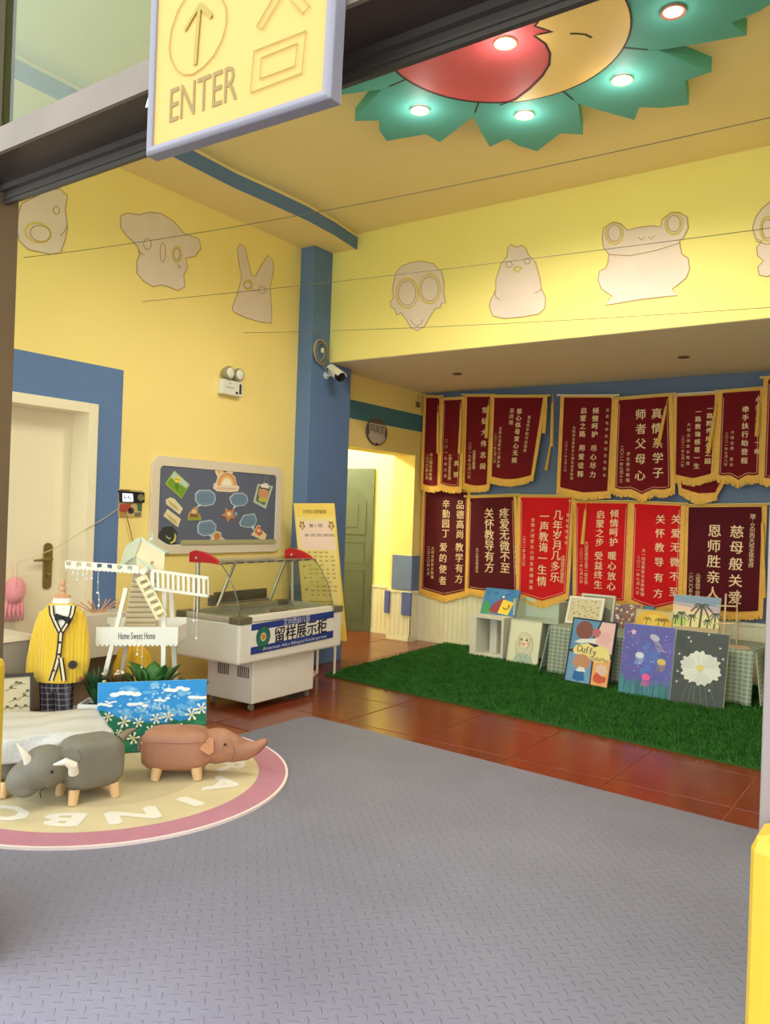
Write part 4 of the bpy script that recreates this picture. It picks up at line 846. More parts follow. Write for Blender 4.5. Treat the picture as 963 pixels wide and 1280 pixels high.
for x0, x1, lb in ((-2.95, -2.375, 'yellow foam guard round the brown door post, top beside the framed picture'), (-.224, .05, 'yellow foam guard round the grey door post')):
    b = MB(); b.box(x0, x1, 1.275, 1.385, .03, .965 if x0 < -1 else 1.0)
    t = b.build('foam_guard', foam, bevel=.025); t['label'] = lb; t['category'] = 'foam guard'; t['group'] = 'foam guards on the door posts'

# ================================================================== PAINTINGS
class Canvas:
    def __init__(s, BL, BR, H, tilt, z=None, BRp=None):
        s.a = V(BL); s.b = V(BR); s.W = (s.b-s.a).length; s.u = (s.b-s.a).normalized()
        nb = V((0, 0, 1)).cross(s.u).normalized()
        if nb.dot(CF) < 0: nb = -nb
        s.v = V((0, 0, math.cos(R(tilt))))+nb*math.sin(R(tilt)); s.v -= s.u*s.v.dot(s.u); s.v.normalize(); s.H = H; s.n = s.u.cross(s.v)
        if s.n.dot(CF) > 0: s.n = -s.n
        s.k = 0
    def p(s, x, y, o=0): return s.a+s.u*(x*s.W)+s.v*(y*s.H)+s.n*o
    def thing(s, name, label, cat, side, edge=(220, 210, 190), face=(240, 236, 226), frame=None, fw=.012, th=.02, group='children\'s paintings'):
        s.t = thing(name, label, cat, s.a, group)
        b = MB(); b.plate([s.p(0, 0), s.p(1, 0), s.p(1, 1), s.p(0, 1)], s.n, th); b.build('canvas_panel', cm(edge), s.t)
        if frame:
            b = MB(); fx, fy = fw/s.W, fw/s.H
            for x0, x1, y0, y1 in ((0, 1, 0, fy), (0, 1, 1-fy, 1), (0, fx, fy, 1-fy), (1-fx, 1, fy, 1-fy)):
                b.obox(s.p(x0, y0, -th*.5), s.u*(x1-x0)*s.W, s.v*(y1-y0)*s.H, s.n*(th*.5+.008))
            b.build('frame', cm(frame, .4), s.t, bevel=.002)
        s.m = MB(); s.k = 0; s.add([(0, 0), (1, 0), (1, 1), (0, 1)], face); return s
    def add(s, pts, rgb):
        s.k += 1; s.m.plate([s.p(min(max(x, .004), .996), min(max(y, .004), .996), 0.0012+.00004*s.k) for x, y in pts], s.n, .0004, cm(rgb, .65)); return s
    def e(s, cx, cy, r_, rgb, ry=None, n=16, rot=0):          # r as share of width, round on the canvas
        s.add([(cx+(x-cx), cy+(y-cy)*s.W/s.H) for x, y in ell(cx, cy, r_, ry or r_, n, rot)], rgb); return s
    def ln(s, pts, wd, rgb):
        s.k += 1; s.m.ribbon([s.p(x, y, 0.0012+.00004*s.k) for x, y in pts], s.n, wd, .0004, cm(rgb, .65)); return s
    def star(s, cx, cy, r1, r2, k, rgb, rot=90): s.add([(x, cy+(y-cy)*s.W/s.H) for x, y in star(cx, cy, r1, r2, k, rot)], rgb); return s
    def done(s, m=None): s.m.build('picture', m, s.t); return s.t
rn = random.Random(11)
# cream portrait drawing on the turf
c = Canvas((-3.585, 7.347, .016), (-3.243, 7.339, .016), .425, 12).thing('portrait_drawing', 'cream canvas with pencil drawing of a long-haired girl beside the white cube', 'painting', 1, edge=(226, 218, 196), face=(240, 234, 204), frame=(228, 216, 190), fw=.006)
c.e(.52, .46, .28, (226, 218, 180)).add([(.24, .5), (.28, .2), (.42, .06), (.62, .06), (.76, .2), (.78, .5)], (228, 220, 188)).e(.50, .50, .17, (244, 226, 200)).add([(.2, .02), (.3, .2), (.5, .24), (.72, .2), (.85, .02)], (186, 206, 190))
for x in (.40, .58): c.e(x, .55, .035, (90, 70, 50), .045).e(x, .56, .015, (240, 236, 226))
c.e(.48, .44, .06, (226, 150, 130), .03).e(.38, .46, .04, (240, 186, 160)).e(.62, .46, .04, (240, 186, 160))
for q_ in ([(.25, .5), (.24, .36), (.30, .22), (.28, .08)], [(.30, .62), (.40, .70), (.55, .71), (.68, .66), (.75, .55)], [(.76, .52), (.79, .36), (.74, .22), (.78, .08)], [(.33, .6), (.34, .46), (.38, .36)], [(.68, .6), (.66, .44), (.60, .34)], [(.36, .22), (.46, .12), (.5, .02)], [(.66, .22), (.58, .14), (.6, .02)]): c.ln(q_, .004, (150, 140, 110))
c.done()
# framed panel picture: plain colour fields, keeps its lettering
c = Canvas((-2.761, 6.831, .016), (-2.332, 6.756, .016), .575, 13).thing('panelled_picture', 'black-framed picture of blue, pink and orange panels with a yellow lettered cloud', 'painting', 1, edge=(60, 50, 44), face=(50, 52, 70), frame=(40, 42, 58), fw=.010)
c.add([(.02, .50), (.02, .985), (.64, .985), (.50, .70), (.36, .56)], (104, 152, 190)).add([(.02, .015), (.02, .47), (.56, .42), (.58, .015)], (126, 164, 204)).add([(.67, .985), (.98, .985), (.98, .50), (.54, .66)], (242, 196, 190)).add([(.61, .015), (.60, .42), (.98, .44), (.98, .015)], (246, 178, 110))
c.add([(.10, .50), (.16, .58), (.30, .60), (.42, .63), (.58, .58), (.70, .62), (.88, .58), (.95, .48), (.94, .40), (.80, .37), (.62, .36), (.50, .40), (.30, .44), (.14, .44)], (246, 224, 146))
c.e(.30, .82, .20, (140, 84, 74), .19).e(.58, .80, .10, (198, 110, 118), .09).add([(.10, .62), (.24, .68), (.45, .70), (.58, .72), (.60, .63), (.42, .64), (.28, .61)], (236, 232, 226)).e(.78, .74, .14, (238, 182, 184), .12)
c.e(.34, .33, .20, (206, 146, 110), .16).add([(.22, .18), (.30, .26), (.42, .25), (.46, .19), (.34, .16)], (236, 236, 236)).add([(.18, .06), (.20, .19), (.30, .18), (.42, .19), (.46, .06), (.30, .035)], (44, 110, 180)).e(.80, .26, .13, (236, 200, 180), .11).add([(.64, .14), (.70, .22), (.82, .17), (.93, .16), (.92, .09), (.78, .055), (.66, .08)], (222, 92, 70))
Wc, Hc = c.W, c.H
cf = lambda x, y: c.p(x/Wc, y/Hc, .0035)
for k, ch in enumerate('Duffy'): put_line(c.m, ch, Wc*(.26+.085*k), Hc*(.535-.006*k), .085, cf, cm(((150, 96, 50), (60, 66, 96), (90, 66, 60), (60, 66, 96), (70, 60, 80))[k]))
put_line(c.m, 'ShellieMay', Wc*.72, Hc*.415, .05, cf, cm((150, 110, 70)), width=Wc*.42)
c.done()
# jellyfish painting
c = Canvas((-2.227, 6.70, .016), (-1.803, 6.706, .016), .59, 13).thing('jellyfish_painting', 'purple-blue underwater painting of jellyfish on the turf', 'painting', 1, edge=(214, 206, 214), face=(104, 98, 176))
for k in range(30):
    x, y = rn.random(), rn.random()*.8+.2; c.e(x, y, rn.uniform(.05, .16), rn.choice(((100, 102, 182), (110, 98, 180), (98, 108, 186), (112, 104, 184), (98, 98, 174))), rn.uniform(.04, .12), 12)
[c.e(.55+rn.gauss(0, .12), .52+rn.gauss(0, .09), rn.uniform(.03, .07), rn.choice(((96, 118, 200), (92, 126, 206), (100, 110, 194))), rn.uniform(.03, .06), 10) for k in range(40)]
c.add([(0, 0), (1, 0), (1, .12), (.8, .2), (.6, .14), (.4, .22), (.2, .16), (0, .24)], (72, 116, 146))
for k in range(26):
    x = k/26; h_ = rn.uniform(.14, .30); c.ln([(x+.02, .0), (x+rn.uniform(-.02, .04), h_*.5), (x+rn.uniform(-.02, .06), h_)], .010, rn.choice(((70, 140, 130), (62, 112, 120), (80, 150, 150))))
c.star(.20, .88, .07, .03, 5, (240, 196, 214), 100)
def jelly(cx, cy, r_, c1, c2, rot, n=6):
    c.e(cx, cy, r_, c1, r_*.75, 16, rot)
    for k in range(n):
        x = cx-r_*.8+1.6*r_*k/(n-1); c.ln([(x, cy-.02), (x+.01, cy-.05), (x-.012+.02*math.sin(k), cy-.05-r_*.9)], .004, c2)
c.e(.62, .83, .10, (196, 190, 214), .06, 16, -20)
for k in range(4): c.ln([(.58+.03*k, .80), (.66+.035*k, .74-.01*k), (.66+.05*k, .69-.012*k), (.74+.045*k, .64)], .003, (214, 206, 196))
jelly(.36, .56, .085, (222, 228, 240), (200, 206, 232), 0); jelly(.79, .50, .085, (226, 196, 96), (200, 170, 120), -10); jelly(.52, .27, .085, (240, 96, 160), (236, 110, 180), 0, 8)
for k in range(26): c.e(rn.random(), .25+rn.random()*.7, rn.uniform(.006, .012), (214, 212, 240))
c.done()
# white flower painting
c = Canvas((-1.797, 6.690, .016), (-1.384, 6.680, .016), .585, 13).thing('flower_painting', 'dark grey painting of one large white flower with yellow centre', 'painting', 1, edge=(226, 220, 206), face=(78, 82, 80))
for k in range(24): c.e(rn.random(), rn.random(), rn.uniform(.06, .14), rn.choice(((72, 78, 78), (84, 88, 84), (76, 80, 84))), rn.uniform(.06, .14), 12)
for x0, x1 in ((.38, .34), (.44, .44), (.55, .58), (.30, .22), (.64, .70), (.72, .86)): c.ln([(x0, .25), ((x0+x1)/2, .14), (x1, .02)], .003, (130, 138, 130))
FX, FY = .52, .50
for k in range(6):
    a = 100+60*k; dx, dy = math.cos(R(a)), math.sin(R(a)); pts = []
    for j in range(13):
        t_ = -34+68*j/12; r_ = (.385+.03*math.cos(R(j*100)) + (.006 if j % 3 == 0 else -.004))*(1-.16*(abs(t_)/34)**3)
        pts.append((FX+r_*math.cos(R(a+t_*.92)), FY+r_*math.sin(R(a+t_*.92))*c.W/c.H*.84))
    c.add([(FX, FY)]+pts, ((232, 230, 222), (222, 220, 212))[k % 2])
for k in range(30):
    a = rn.uniform(0, 360); r0 = rn.uniform(.06, .12); r1 = rn.uniform(.22, .34); c.ln([(FX+r_*math.cos(R(a)), FY+r_*math.sin(R(a))*c.W/c.H*.84) for r_ in (r0, r1)], .004, rn.choice(((216, 214, 206), (238, 236, 230), (220, 218, 210))))
c.star(FX, FY, .085, .045, 7, (236, 208, 84)).e(FX, FY, .04, (240, 222, 120))
for x, y in ((.25, .90), (.30, .85), (.62, .97), (.85, .80), (.92, .66), (.10, .42), (.10, .28), (.34, .30), (.72, .22), (.86, .52), (.10, .66)): c.star(x, y, .03, .015, 3, (222, 222, 214), rn.uniform(0, 120))
c.done()
# seascape with daisies beside the brown stool
c = Canvas((-3.935, 2.835, .022), (-3.575, 3.337, .022), .40, 8).thing('daisy_painting', 'bright blue sky and daisy meadow painting standing on the rug behind the brown stool', 'painting', 1, edge=(120, 190, 226), face=(42, 146, 222))
for k in range(60): c.e(rn.uniform(.1, .95), rn.uniform(.45, .95), rn.uniform(.02, .05), rn.choice(((70, 160, 226), (96, 174, 230), (52, 150, 222), (120, 186, 232))), rn.uniform(.01, .03), 9)
for k in range(80): c.e(rn.gauss(.52, .14), rn.uniform(.5, .95), rn.uniform(.008, .02), (150, 202, 236), .012, 8)
for cx, cy, w_ in ((.25, .82, .13), (.72, .86, .11), (.36, .66, .09), (.58, .72, .07), (.05, .68, .08), (.93, .74, .10), (.12, .72, .05)):
    for k in range(4): c.e(cx+(k-1.5)*w_*.5, cy+rn.uniform(-.01, .03), w_*.36, (236, 242, 246), w_*.16, 12)
c.add([(0, 0), (1, 0), (1, .48), (.93, .56), (.85, .44), (.7, .38), (.55, .40), (.4, .42), (.25, .46), (.12, .54), (.04, .62), (0, .58)], (22, 112, 86))
for k in range(70): c.e(rn.random(), rn.uniform(.02, .42), rn.uniform(.02, .05), rn.choice(((18, 100, 74), (30, 126, 92), (24, 116, 96), (36, 136, 84))), rn.uniform(.01, .03), 8)
for x, y, r_ in ((.10, .52, .045), (.24, .44, .055), (.37, .42, .045), (.53, .46, .05), (.64, .48, .05), (.86, .50, .06), (.95, .58, .055), (.48, .30, .045), (.33, .20, .055), (.42, .08, .05), (.14, .16, .04), (.2, .3, .03), (.75, .3, .05), (.66, .2, .05), (.9, .25, .05)):
    for k in range(6): a = 60*k+rn.uniform(0, 20); c.add([(x, y), (x+r_*math.cos(R(a-13)), y+r_*math.sin(R(a-13))*1.5), (x+r_*1.1*math.cos(R(a)), y+r_*1.1*math.sin(R(a))*1.5), (x+r_*math.cos(R(a+13)), y+r_*math.sin(R(a+13))*1.5)], (238, 238, 214))
    c.e(x, y, r_*.22, (240, 206, 90))
c.done()
# white cube with the bird painting
cb = thing('white_cube_shelf', 'white open cube shelf standing on the turf by the wainscot', 'shelf', (-4.05, 7.51, .012))
o_ = V((-4.05, 7.42, .013)); cu = V((.995, -.06, 0)).normalized(); cv = V((.06, .995, 0)).normalized(); cs, ch_, tk = .40, .42, .028
def cbx(x0, x1, y0, y1, z0, z1, name):
    b = MB(); b.obox(o_+cu*x0+cv*y0+V((0, 0, z0)), cu*(x1-x0), cv*(y1-y0), (0, 0, z1-z0)); return b.build(name, mat('shelf_white', (232, 226, 214), .5), cb, bevel=.003)
cbx(0, cs, 0, .36, 0, tk, 'bottom_board'); cbx(0, cs, 0, .36, ch_-tk, ch_, 'top_board'); cbx(0, tk+.05, 0, .36, tk, ch_-tk, 'side_board'); cbx(cs-tk, cs, 0, .36, tk, ch_-tk, 'side_board'); cbx(.17, .25, .12, .36, tk, ch_-tk, 'divider')
pb = o_+cu*.02+cv*.16+V((0, 0, ch_+.001)); c = Canvas(pb, pb+cu*.40+cv*.02, .29, 24).thing('bird_painting', 'blue painting with a red and yellow shape and green patch, on the white cube', 'painting', 1, edge=(70, 130, 190), face=(58, 128, 190))
for k in range(30): c.e(rn.random(), rn.random(), rn.uniform(.05, .1), rn.choice(((52, 120, 184), (66, 138, 196), (48, 112, 180))), .05, 9)
c.add([(.02, .02), (.04, .40), (.14, .50), (.22, .42), (.22, .22), (.30, .02)], (60, 150, 90)).add([(.24, .2), (.34, .42), (.48, .58), (.56, .66), (.62, .62), (.60, .5), (.56, .34), (.50, .08), (.30, .06)], (150, 52, 72)).add([(.50, .08), (.58, .60), (.90, .52), (.80, .02)], (244, 212, 70)).e(.57, .70, .03, (240, 240, 230))
c.ln([(.62, .30), (.68, .24), (.76, .26), (.80, .36)], .012, (120, 70, 40)).e(.78, .38, .04, (226, 130, 50)).ln([(.3, .05), (.28, .0)], .008, (226, 190, 80)).ln([(.38, .05), (.38, .0)], .008, (226, 190, 80)).done()
# low pale shelf behind the portrait drawing
lf = thing('pale_green_rack', 'pale green low rack against the wainscot behind the portrait drawing', 'rack', (-3.5, 7.6, .013))
pg_ = mat('pale_green', (196, 208, 190), .4)
for nm, x0, x1, y0, y1, z0, z1 in (('side_panel', -3.64, -3.62, 7.58, 7.86, .013, .62), ('side_panel', -3.16, -3.14, 7.58, 7.86, .013, .62), ('shelf_board', -3.62, -3.16, 7.58, 7.86, .40, .42), ('shelf_board', -3.62, -3.16, 7.58, 7.86, .05, .07), ('back_panel', -3.62, -3.16, 7.84, 7.86, .42, .62), ('centre_board', -3.43, -3.33, 7.60, 7.84, .07, .40)):
    b = box_(x0, x1, y0, y1, z0, z1); b.build(nm, pg_, lf, bevel=.002)
# cloth covered table
tb = thing('covered_table', 'low table under a grey-green checked tablecloth behind the floor paintings', 'table', (-2.2, 7.3, .013))
TZ = .45; TA_ = V((-3.02, 7.13, 0)); TB_ = V((-1.22, 6.97, 0)); tu = (TB_-TA_).normalized(); tv = V((-tu.y, tu.x, 0)); TL_ = (TB_-TA_).length; TD = .58
tp_ = lambda u, v, z: TA_+tu*u+tv*v+V((0, 0, z))
b = MB(); b.obox(tp_(.03, .03, TZ-.03), tu*(TL_-.06), tv*(TD-.06), (0, 0, .022)); b.build('tabletop', cm((190, 170, 140)), tb)
for u, v in ((.08, .08), (TL_-.08, .08), (.08, TD-.08), (TL_-.08, TD-.08)): b = MB(); b.tube([tp_(u, v, .013), tp_(u, v, TZ-.03)], .018, 8); b.build('leg', cm((150, 140, 124)), tb, smooth=True)
def check_mat():
    m = mat('checked_cloth', (150, 160, 140), .85); nt = m.node_tree; bs = nt.nodes['Principled BSDF']; N = nt.nodes.new; L = nt.links.new
    uv = N('ShaderNodeUVMap'); sp = N('ShaderNodeSeparateXYZ'); L(uv.outputs[0], sp.inputs[0]); outs = []
    for k in (0, 1):
        a = N('ShaderNodeMath'); a.operation = 'MULTIPLY'; a.inputs[1].default_value = 22; L(sp.outputs[k], a.inputs[0])
        f_ = N('ShaderNodeMath'); f_.operation = 'FRACT'; L(a.outputs[0], f_.inputs[0])
        g = N('ShaderNodeMath'); g.operation = 'LESS_THAN'; g.inputs[1].default_value = .10; L(f_.outputs[0], g.inputs[0])
        h_ = N('ShaderNodeMath'); h_.operation = 'COMPARE'; h_.inputs[1].default_value = .55; h_.inputs[2].default_value = .22; L(f_.outputs[0], h_.inputs[0]); outs += [g.outputs[0], h_.outputs[0]]
    ln = N('ShaderNodeMath'); ln.operation = 'MAXIMUM'; L(outs[0], ln.inputs[0]); L(outs[2], ln.inputs[1])
    bd_ = N('ShaderNodeMath'); bd_.operation = 'ADD'; L(outs[1], bd_.inputs[0]); L(outs[3], bd_.inputs[1])
    hf = N('ShaderNodeMath'); hf.operation = 'MULTIPLY'; hf.inputs[1].default_value = .5; L(bd_.outputs[0], hf.inputs[0])
    m1 = N('ShaderNodeMix'); m1.data_type = 'RGBA'; m1.inputs[6].default_value = (*[lin(v) for v in (164, 170, 150)], 1); m1.inputs[7].default_value = (*[lin(v) for v in (132, 148, 130)], 1); L(hf.outputs[0], m1.inputs[0])
    m2 = N('ShaderNodeMix'); m2.data_type = 'RGBA'; m2.inputs[7].default_value = (*[lin(v) for v in (196, 198, 182)], 1); L(ln.outputs[0], m2.inputs[0]); L(m1.outputs[2], m2.inputs[6]); L(m2.outputs[2], bs.inputs['Base Color']); return m
ckm = check_mat()
def cloth_sheet(mb_pts, nu, nv, su, sv, name, parent):
    b = MB(); vs = [p for row in mb_pts for p in row]
    b.add(vs, [(j*(nu+1)+i, j*(nu+1)+i+1, (j+1)*(nu+1)+i+1, (j+1)*(nu+1)+i) for j in range(nv) for i in range(nu)])
    o = b.build(name, ckm, parent, smooth='all'); me = o.data; uvl = me.uv_layers.new(name='UVMap')
    for lp in me.loops: j, i = divmod(lp.vertex_index, nu+1); uvl.data[lp.index].uv = (i/nu*su, j/nv*sv)
    s_ = o.modifiers.new('solid', 'SOLIDIFY'); s_.thickness = .004; s_.offset = -1; return o
nu, nv = 60, 26
rows = []
for j in range(nv+1):
    row = []
    for i in range(nu+1):
        u = TL_*i/nu
        if j < 14:      # front drop
            z = .025+(TZ+.002-.025)*j/14; s_ = 1-j/14; off = -.02-.035*s_-.018*s_*math.sin(i*.55)-.012*s_*math.sin(i*1.3+1); row.append(tp_(u*(1+.0*s_), off, z))
        else: row.append(tp_(u, -.02+(TD+.02)*(j-14)/12, TZ+.004))
    rows.append(row)
cloth_sheet(rows, nu, nv, TL_, 1.05, 'tablecloth', tb)
for e_, sgn_ in ((0, -1), (TL_, 1)):
    rows = []
    for j in range(13):
        s_ = 1-j/12; rows.append([tp_(e_+sgn_*(.012+.06*s_*(1-.5*(i/10)))+sgn_*.016*s_*math.sin(i*1.1), -.02-.05*s_+(TD+.02)*i/10, .04+.13*(i/10)*s_+(TZ+.002-.04-.13*(i/10)*s_)*j/12 if sgn_ > 0 else .03+(TZ-.028)*j/12) for i in range(11)])
    cloth_sheet(rows, 10, 12, TD, .5, 'cloth_side', tb)
b = MB()
for k in range(14): u = .1+rn.random()*(TL_-.2); z = .08+rn.random()*.3; b.plate([tp_(u+.006*math.cos(a), -.085, z+.006*math.sin(a)) for a in [i*1.05 for i in range(6)]], -tv, .002)
# paintings on the table
def tcan(px0, px1, v, H, tilt, dz=.008):
    a = at(*px0, 2, TZ); d_ = at(*px1, 2, TZ); u0 = (a-TA_).dot(tu); u1 = (d_-TA_).dot(tu)
    return u0, u1
def tcv(x0, x1, v0, v1, ytop, tilt):
    # x0..x1 pixel span of the bottom edge; lies on the table at depths v0, v1
    def solve(x, v):
        best = None
        for k in range(-20, 260):
            u = k*.01; p = tp_(u, v, TZ+.008); d = p-CP; X = IW/2+FPX*d.dot(CR)/d.dot(CF)
            if best is None or abs(X-x) < best[0]: best = (abs(X-x), p)
        return best[1]
    a, d_ = solve(x0, v0), solve(x1, v1); H = .1
    for k in range(10, 120):
        H = k*.005; cc = Canvas(a, d_, H, tilt); p = cc.p(.5, 1); q_ = p-CP
        if IH/2-FPX*q_.dot(CU)/q_.dot(CF) < ytop: break
    return Canvas(a, d_, H, tilt)
c = tcv(724, 766, .44, .46, 743.5, 12).thing('grey_framed_picture', 'dark picture in a pale grey frame behind the white-framed one on the table', 'painting', 1, face=(150, 146, 120), edge=(190, 186, 170), frame=(214, 210, 196), fw=.022)
c.add([(.1, .1), (.9, .1), (.9, .5), (.5, .7), (.1, .6)], (112, 118, 100)).add([(.1, .6), (.5, .7), (.9, .5), (.9, .9), (.1, .9)], (176, 170, 140)).done()
c = tcv(706, 751, .26, .30, 747, 26).thing('white_framed_picture', 'white-framed picture of small scattered plants on the table', 'painting', 1, face=(222, 208, 170), edge=(236, 230, 220), frame=(240, 234, 222), fw=.024)
for k in range(46): c.e(rn.uniform(.1, .9), rn.uniform(.12, .88), rn.uniform(.012, .03), rn.choice(((150, 156, 96), (196, 150, 90), (116, 130, 80), (206, 176, 110), (170, 110, 90))), rn.uniform(.01, .03), 8)
c.done()
c = tcv(767, 801, .42, .44, 756, 14).thing('dotted_painting', 'small painting of mixed red, white and blue dabs beside the white-framed picture', 'painting', 1, face=(150, 110, 100), edge=(190, 176, 160))
for k in range(60): c.e(rn.random(), rn.random(), rn.uniform(.03, .07), rn.choice(((196, 76, 60), (222, 200, 160), (90, 100, 140), (206, 150, 80), (226, 220, 210), (120, 80, 90))), rn.uniform(.03, .06), 8)
c.done()
c = tcv(779, 815, .50, .50, 757, 16).thing('blue_board', 'small plain blue board lying behind the yellow oval painting', 'board', 1, face=(88, 130, 162), edge=(80, 120, 150), group=None); c.done()
c = tcv(792, 838, .16, .18, 763, 18).thing('yellow_sunset_painting', 'small orange-yellow sunset painting with dark palms on the table', 'painting', 1, face=(214, 190, 130), edge=(206, 186, 140), frame=(206, 190, 150), fw=.006)
c.add(ell(.5, .5, .47, .46, 24), (240, 184, 62)).add(ell(.5, .52, .3, .3, 20), (246, 206, 92)).add([(.06, .3), (.94, .3), (.85, .14), (.6, .06), (.3, .08), (.12, .18)], (214, 160, 60))
for x in (.3, .62, .78):
    c.ln([(x, .14), (x+.01, .45), (x+.03, .62)], .006, (110, 76, 40))
    for a in (20, 60, 120, 160, 200, 340): c.ln([(x+.03, .62), (x+.03+.07*math.cos(R(a)), .64+.10*math.sin(R(a))), (x+.03+.12*math.cos(R(a)), .58+.10*math.sin(R(a)))], .006, (120, 90, 44))
for k in range(9): c.ln([(.08+.1*k, .06), (.1+.1*k, .22)], .006, (150, 120, 50))
c.done()
c = tcv(838, 898, .20, .24, 745.5, 14).thing('palm_painting', 'painting of grey palm trees on a sandy beach at sunset, on the table', 'painting', 1, face=(236, 222, 170), edge=(214, 200, 176))
c.add([(0, .82), (1, .76), (1, 1), (0, 1)], (140, 162, 186)).add([(0, .74), (1, .64), (1, .78), (0, .84)], (196, 178, 186)).add([(0, .64), (1, .56), (1, .66), (0, .76)], (240, 206, 176)).add([(0, .26), (1, .28), (1, .5), (.6, .56), (.3, .5), (0, .4)], (242, 230, 160)).add([(0, .3), (.3, .3), (.34, .44), (.2, .5), (0, .46)], (196, 214, 110)).add([(0, 0), (1, 0), (1, .30), (0, .26)], (206, 180, 146))
for k in range(60): c.e(rn.random(), rn.uniform(.03, .25), rn.uniform(.008, .016), rn.choice(((190, 160, 124), (222, 200, 168), (176, 150, 118))), .01, 7)
def palm(x, y0, y1, s_, lean):
    c.ln([(x, y0), (x+lean*.5, (y0+y1)/2), (x+lean, y1)], .012*s_+.004, (96, 90, 80))
    for a, l_ in ((10, 1), (45, .9), (95, .6), (140, .9), (172, 1), (205, .8), (335, .8)):
        c.ln([(x+lean+l_*s_*.2*t_*math.cos(R(a)), y1+l_*s_*.22*t_*math.sin(R(a))*1.2-.16*s_*t_*t_) for t_ in (0, .35, .7, 1)], .009*s_+.003, (92, 92, 80))
palm(.60, .28, .78, 1.15, .02); palm(.22, .28, .58, .6, -.02); palm(.40, .28, .54, .5, .02); palm(.76, .28, .46, .45, .0); palm(.90, .28, .62, .6, .02); palm(.08, .3, .5, .4, 0)
c.done()
# small wooden easel standing on the table
ez = thing('table_easel', 'small pale wooden easel on the table beside the palm painting', 'easel', tp_(1.62, .3, TZ+.008)); wd_ = mat('pale_wood', (222, 192, 150), .6)
e0 = [at(x, y, 1, 7.16) for x, y in ((905, 793), (908, 742), (918, 788), (922, 738), (896, 757), (921, 758), (893, 779), (919, 780))]
e0[0].z = TZ+.008; e0[2].z = TZ+.008; e0[2].y += .12
for nm, i, j, r_ in (('upright', 0, 1, .008), ('rear_leg', 2, 3, .007), ('crossbar', 4, 5, .007), ('ledge', 6, 7, .009)):
    b = MB(); b.tube([e0[i], e0[j]], r_, 6); b.build(nm, wd_, ez)
# paper bag corner of cloth at the table end
b = MB(); p0 = tp_(TL_-.32, .02, TZ+.009); b.plate([p0, p0+tu*.16-tv*.0, p0+tu*.26+tv*.08, p0+tu*.2+tv*.2, p0+tv*.18], (0, 0, 1), .006)
t = b.build('folded_paper', cm((222, 190, 164)), bevel=.002); t['label'] = 'folded pinkish paper lying on the table end past the easel'; t['category'] = 'paper'
rows = []
gb = mat('grey_cloth', (150, 146, 134), .9)
b = MB(); 
prof = [(0, TZ-.0), (.09, TZ+.0), (.15, TZ-.05), (.17, TZ-.18), (.14, TZ-.30), (.06, TZ-.32), (.03, TZ-.12)]
b.rings([[tp_(TL_+.06+x, .12+.3*k, z-.01*k) for x, z in prof] for k in (0, .5, 1)]); t = b.build('grey_cloth_bag', gb, smooth=True, bevel=.01); t['label'] = 'grey cloth bag hanging off the table end against the wainscot'; t['category'] = 'bag'
# ================================================================== ANIMAL STOOLS
wood = mat('beech_wood', (226, 186, 136), .5, noise=(8, .08))
def rbox_rings(fr, x0, x1, hw, z0, z1, e=3.2, n=28, taper=.86, segs=10):
    rs = []; cz = (z0+z1)/2; hz = (z1-z0)/2
    for i in range(segs+1):
        t = i/segs; k = 1-abs(2*t-1)**5*(1-taper)*2.2
        rs.append([fr(x0+(x1-x0)*t, hw*k*math.copysign(abs(math.cos(a))**(2/e), math.cos(a)), cz+hz*k*math.copysign(abs(math.sin(a))**(2/e), math.sin(a))) for a in [2*math.pi*j/n for j in range(n)]])
    return rs
class Loc:
    def __init__(s, O, e): s.O = V(O); s.e = V(e).normalized(); s.s = V((-s.e.y, s.e.x, 0))
    def __call__(s, a, b, z): return s.O+s.e*a+s.s*b+V((0, 0, z))
def stool_legs(F, spots, z0, z1, t, r_=.026):
    for a, b_ in spots:
        b = MB(); b.tube([F(a*1.1, b_*1.12, z0), F(a, b_, z1)], [r_*.82, r_], 14); b.build('leg', wood, t, smooth=True)
RZ = .0205
# elephant
F = Loc((-3.32, 2.91, 0), (.735, .68, 0)); t = thing('elephant_stool', 'tan leather elephant stool with stubby wooden legs on the round rug', 'stool', F(0, 0, RZ), 'animal stools')
tanl = mat('tan_leather', (170, 118, 92), .6, noise=(7, .14), bump=(120, .15))
b = MB(); b.rings(rbox_rings(F, -.185, .165, .115, .062, .275, 4.2))
b.ball(F(.20, 0, .175), (.115, .085, .095), 20, 14, (F.e, F.s, V((0, 0, 1))))
b.tube([F(.24, 0, .165), F(.30, 0, .150), F(.36, 0, .148), F(.41, 0, .165), F(.445, 0, .19), F(.462, 0, .207)], [.078, .064, .05, .035, .024, .016], 16)
b.ball(F(.27, 0, .195), (.10, .055, .05), 16, 10, ((F.e-V((0, 0, .45))).normalized(), F.s, (V((0, 0, 1))+F.e*.45).normalized()))
o = b.build('body', tanl, t, smooth='all'); mod_remesh(o, .007, 6)
stool_legs(F, ((-.1, -.078), (.1, -.078), (-.1, .078), (.1, .078)), RZ, .085, t, .03)
for s_ in (-1, 1):
    b = MB(); b.plate([F(a, s_*y, z) for a, y, z in ((.115, .118, .19), (.165, .10, .245), (.185, .098, .235), (.19, .10, .17), (.165, .112, .155))], F.s*s_, .014); b.build('ear', mat('tan_leather_pale', (204, 142, 104), .6, noise=(9, .1)), t, bevel=.004)
    b = MB(); b.ball(F(.245, s_*.083, .205), .008, 10, 6); b.build('eye', mat('eye_black', (24, 20, 18), .15), t, smooth='all')
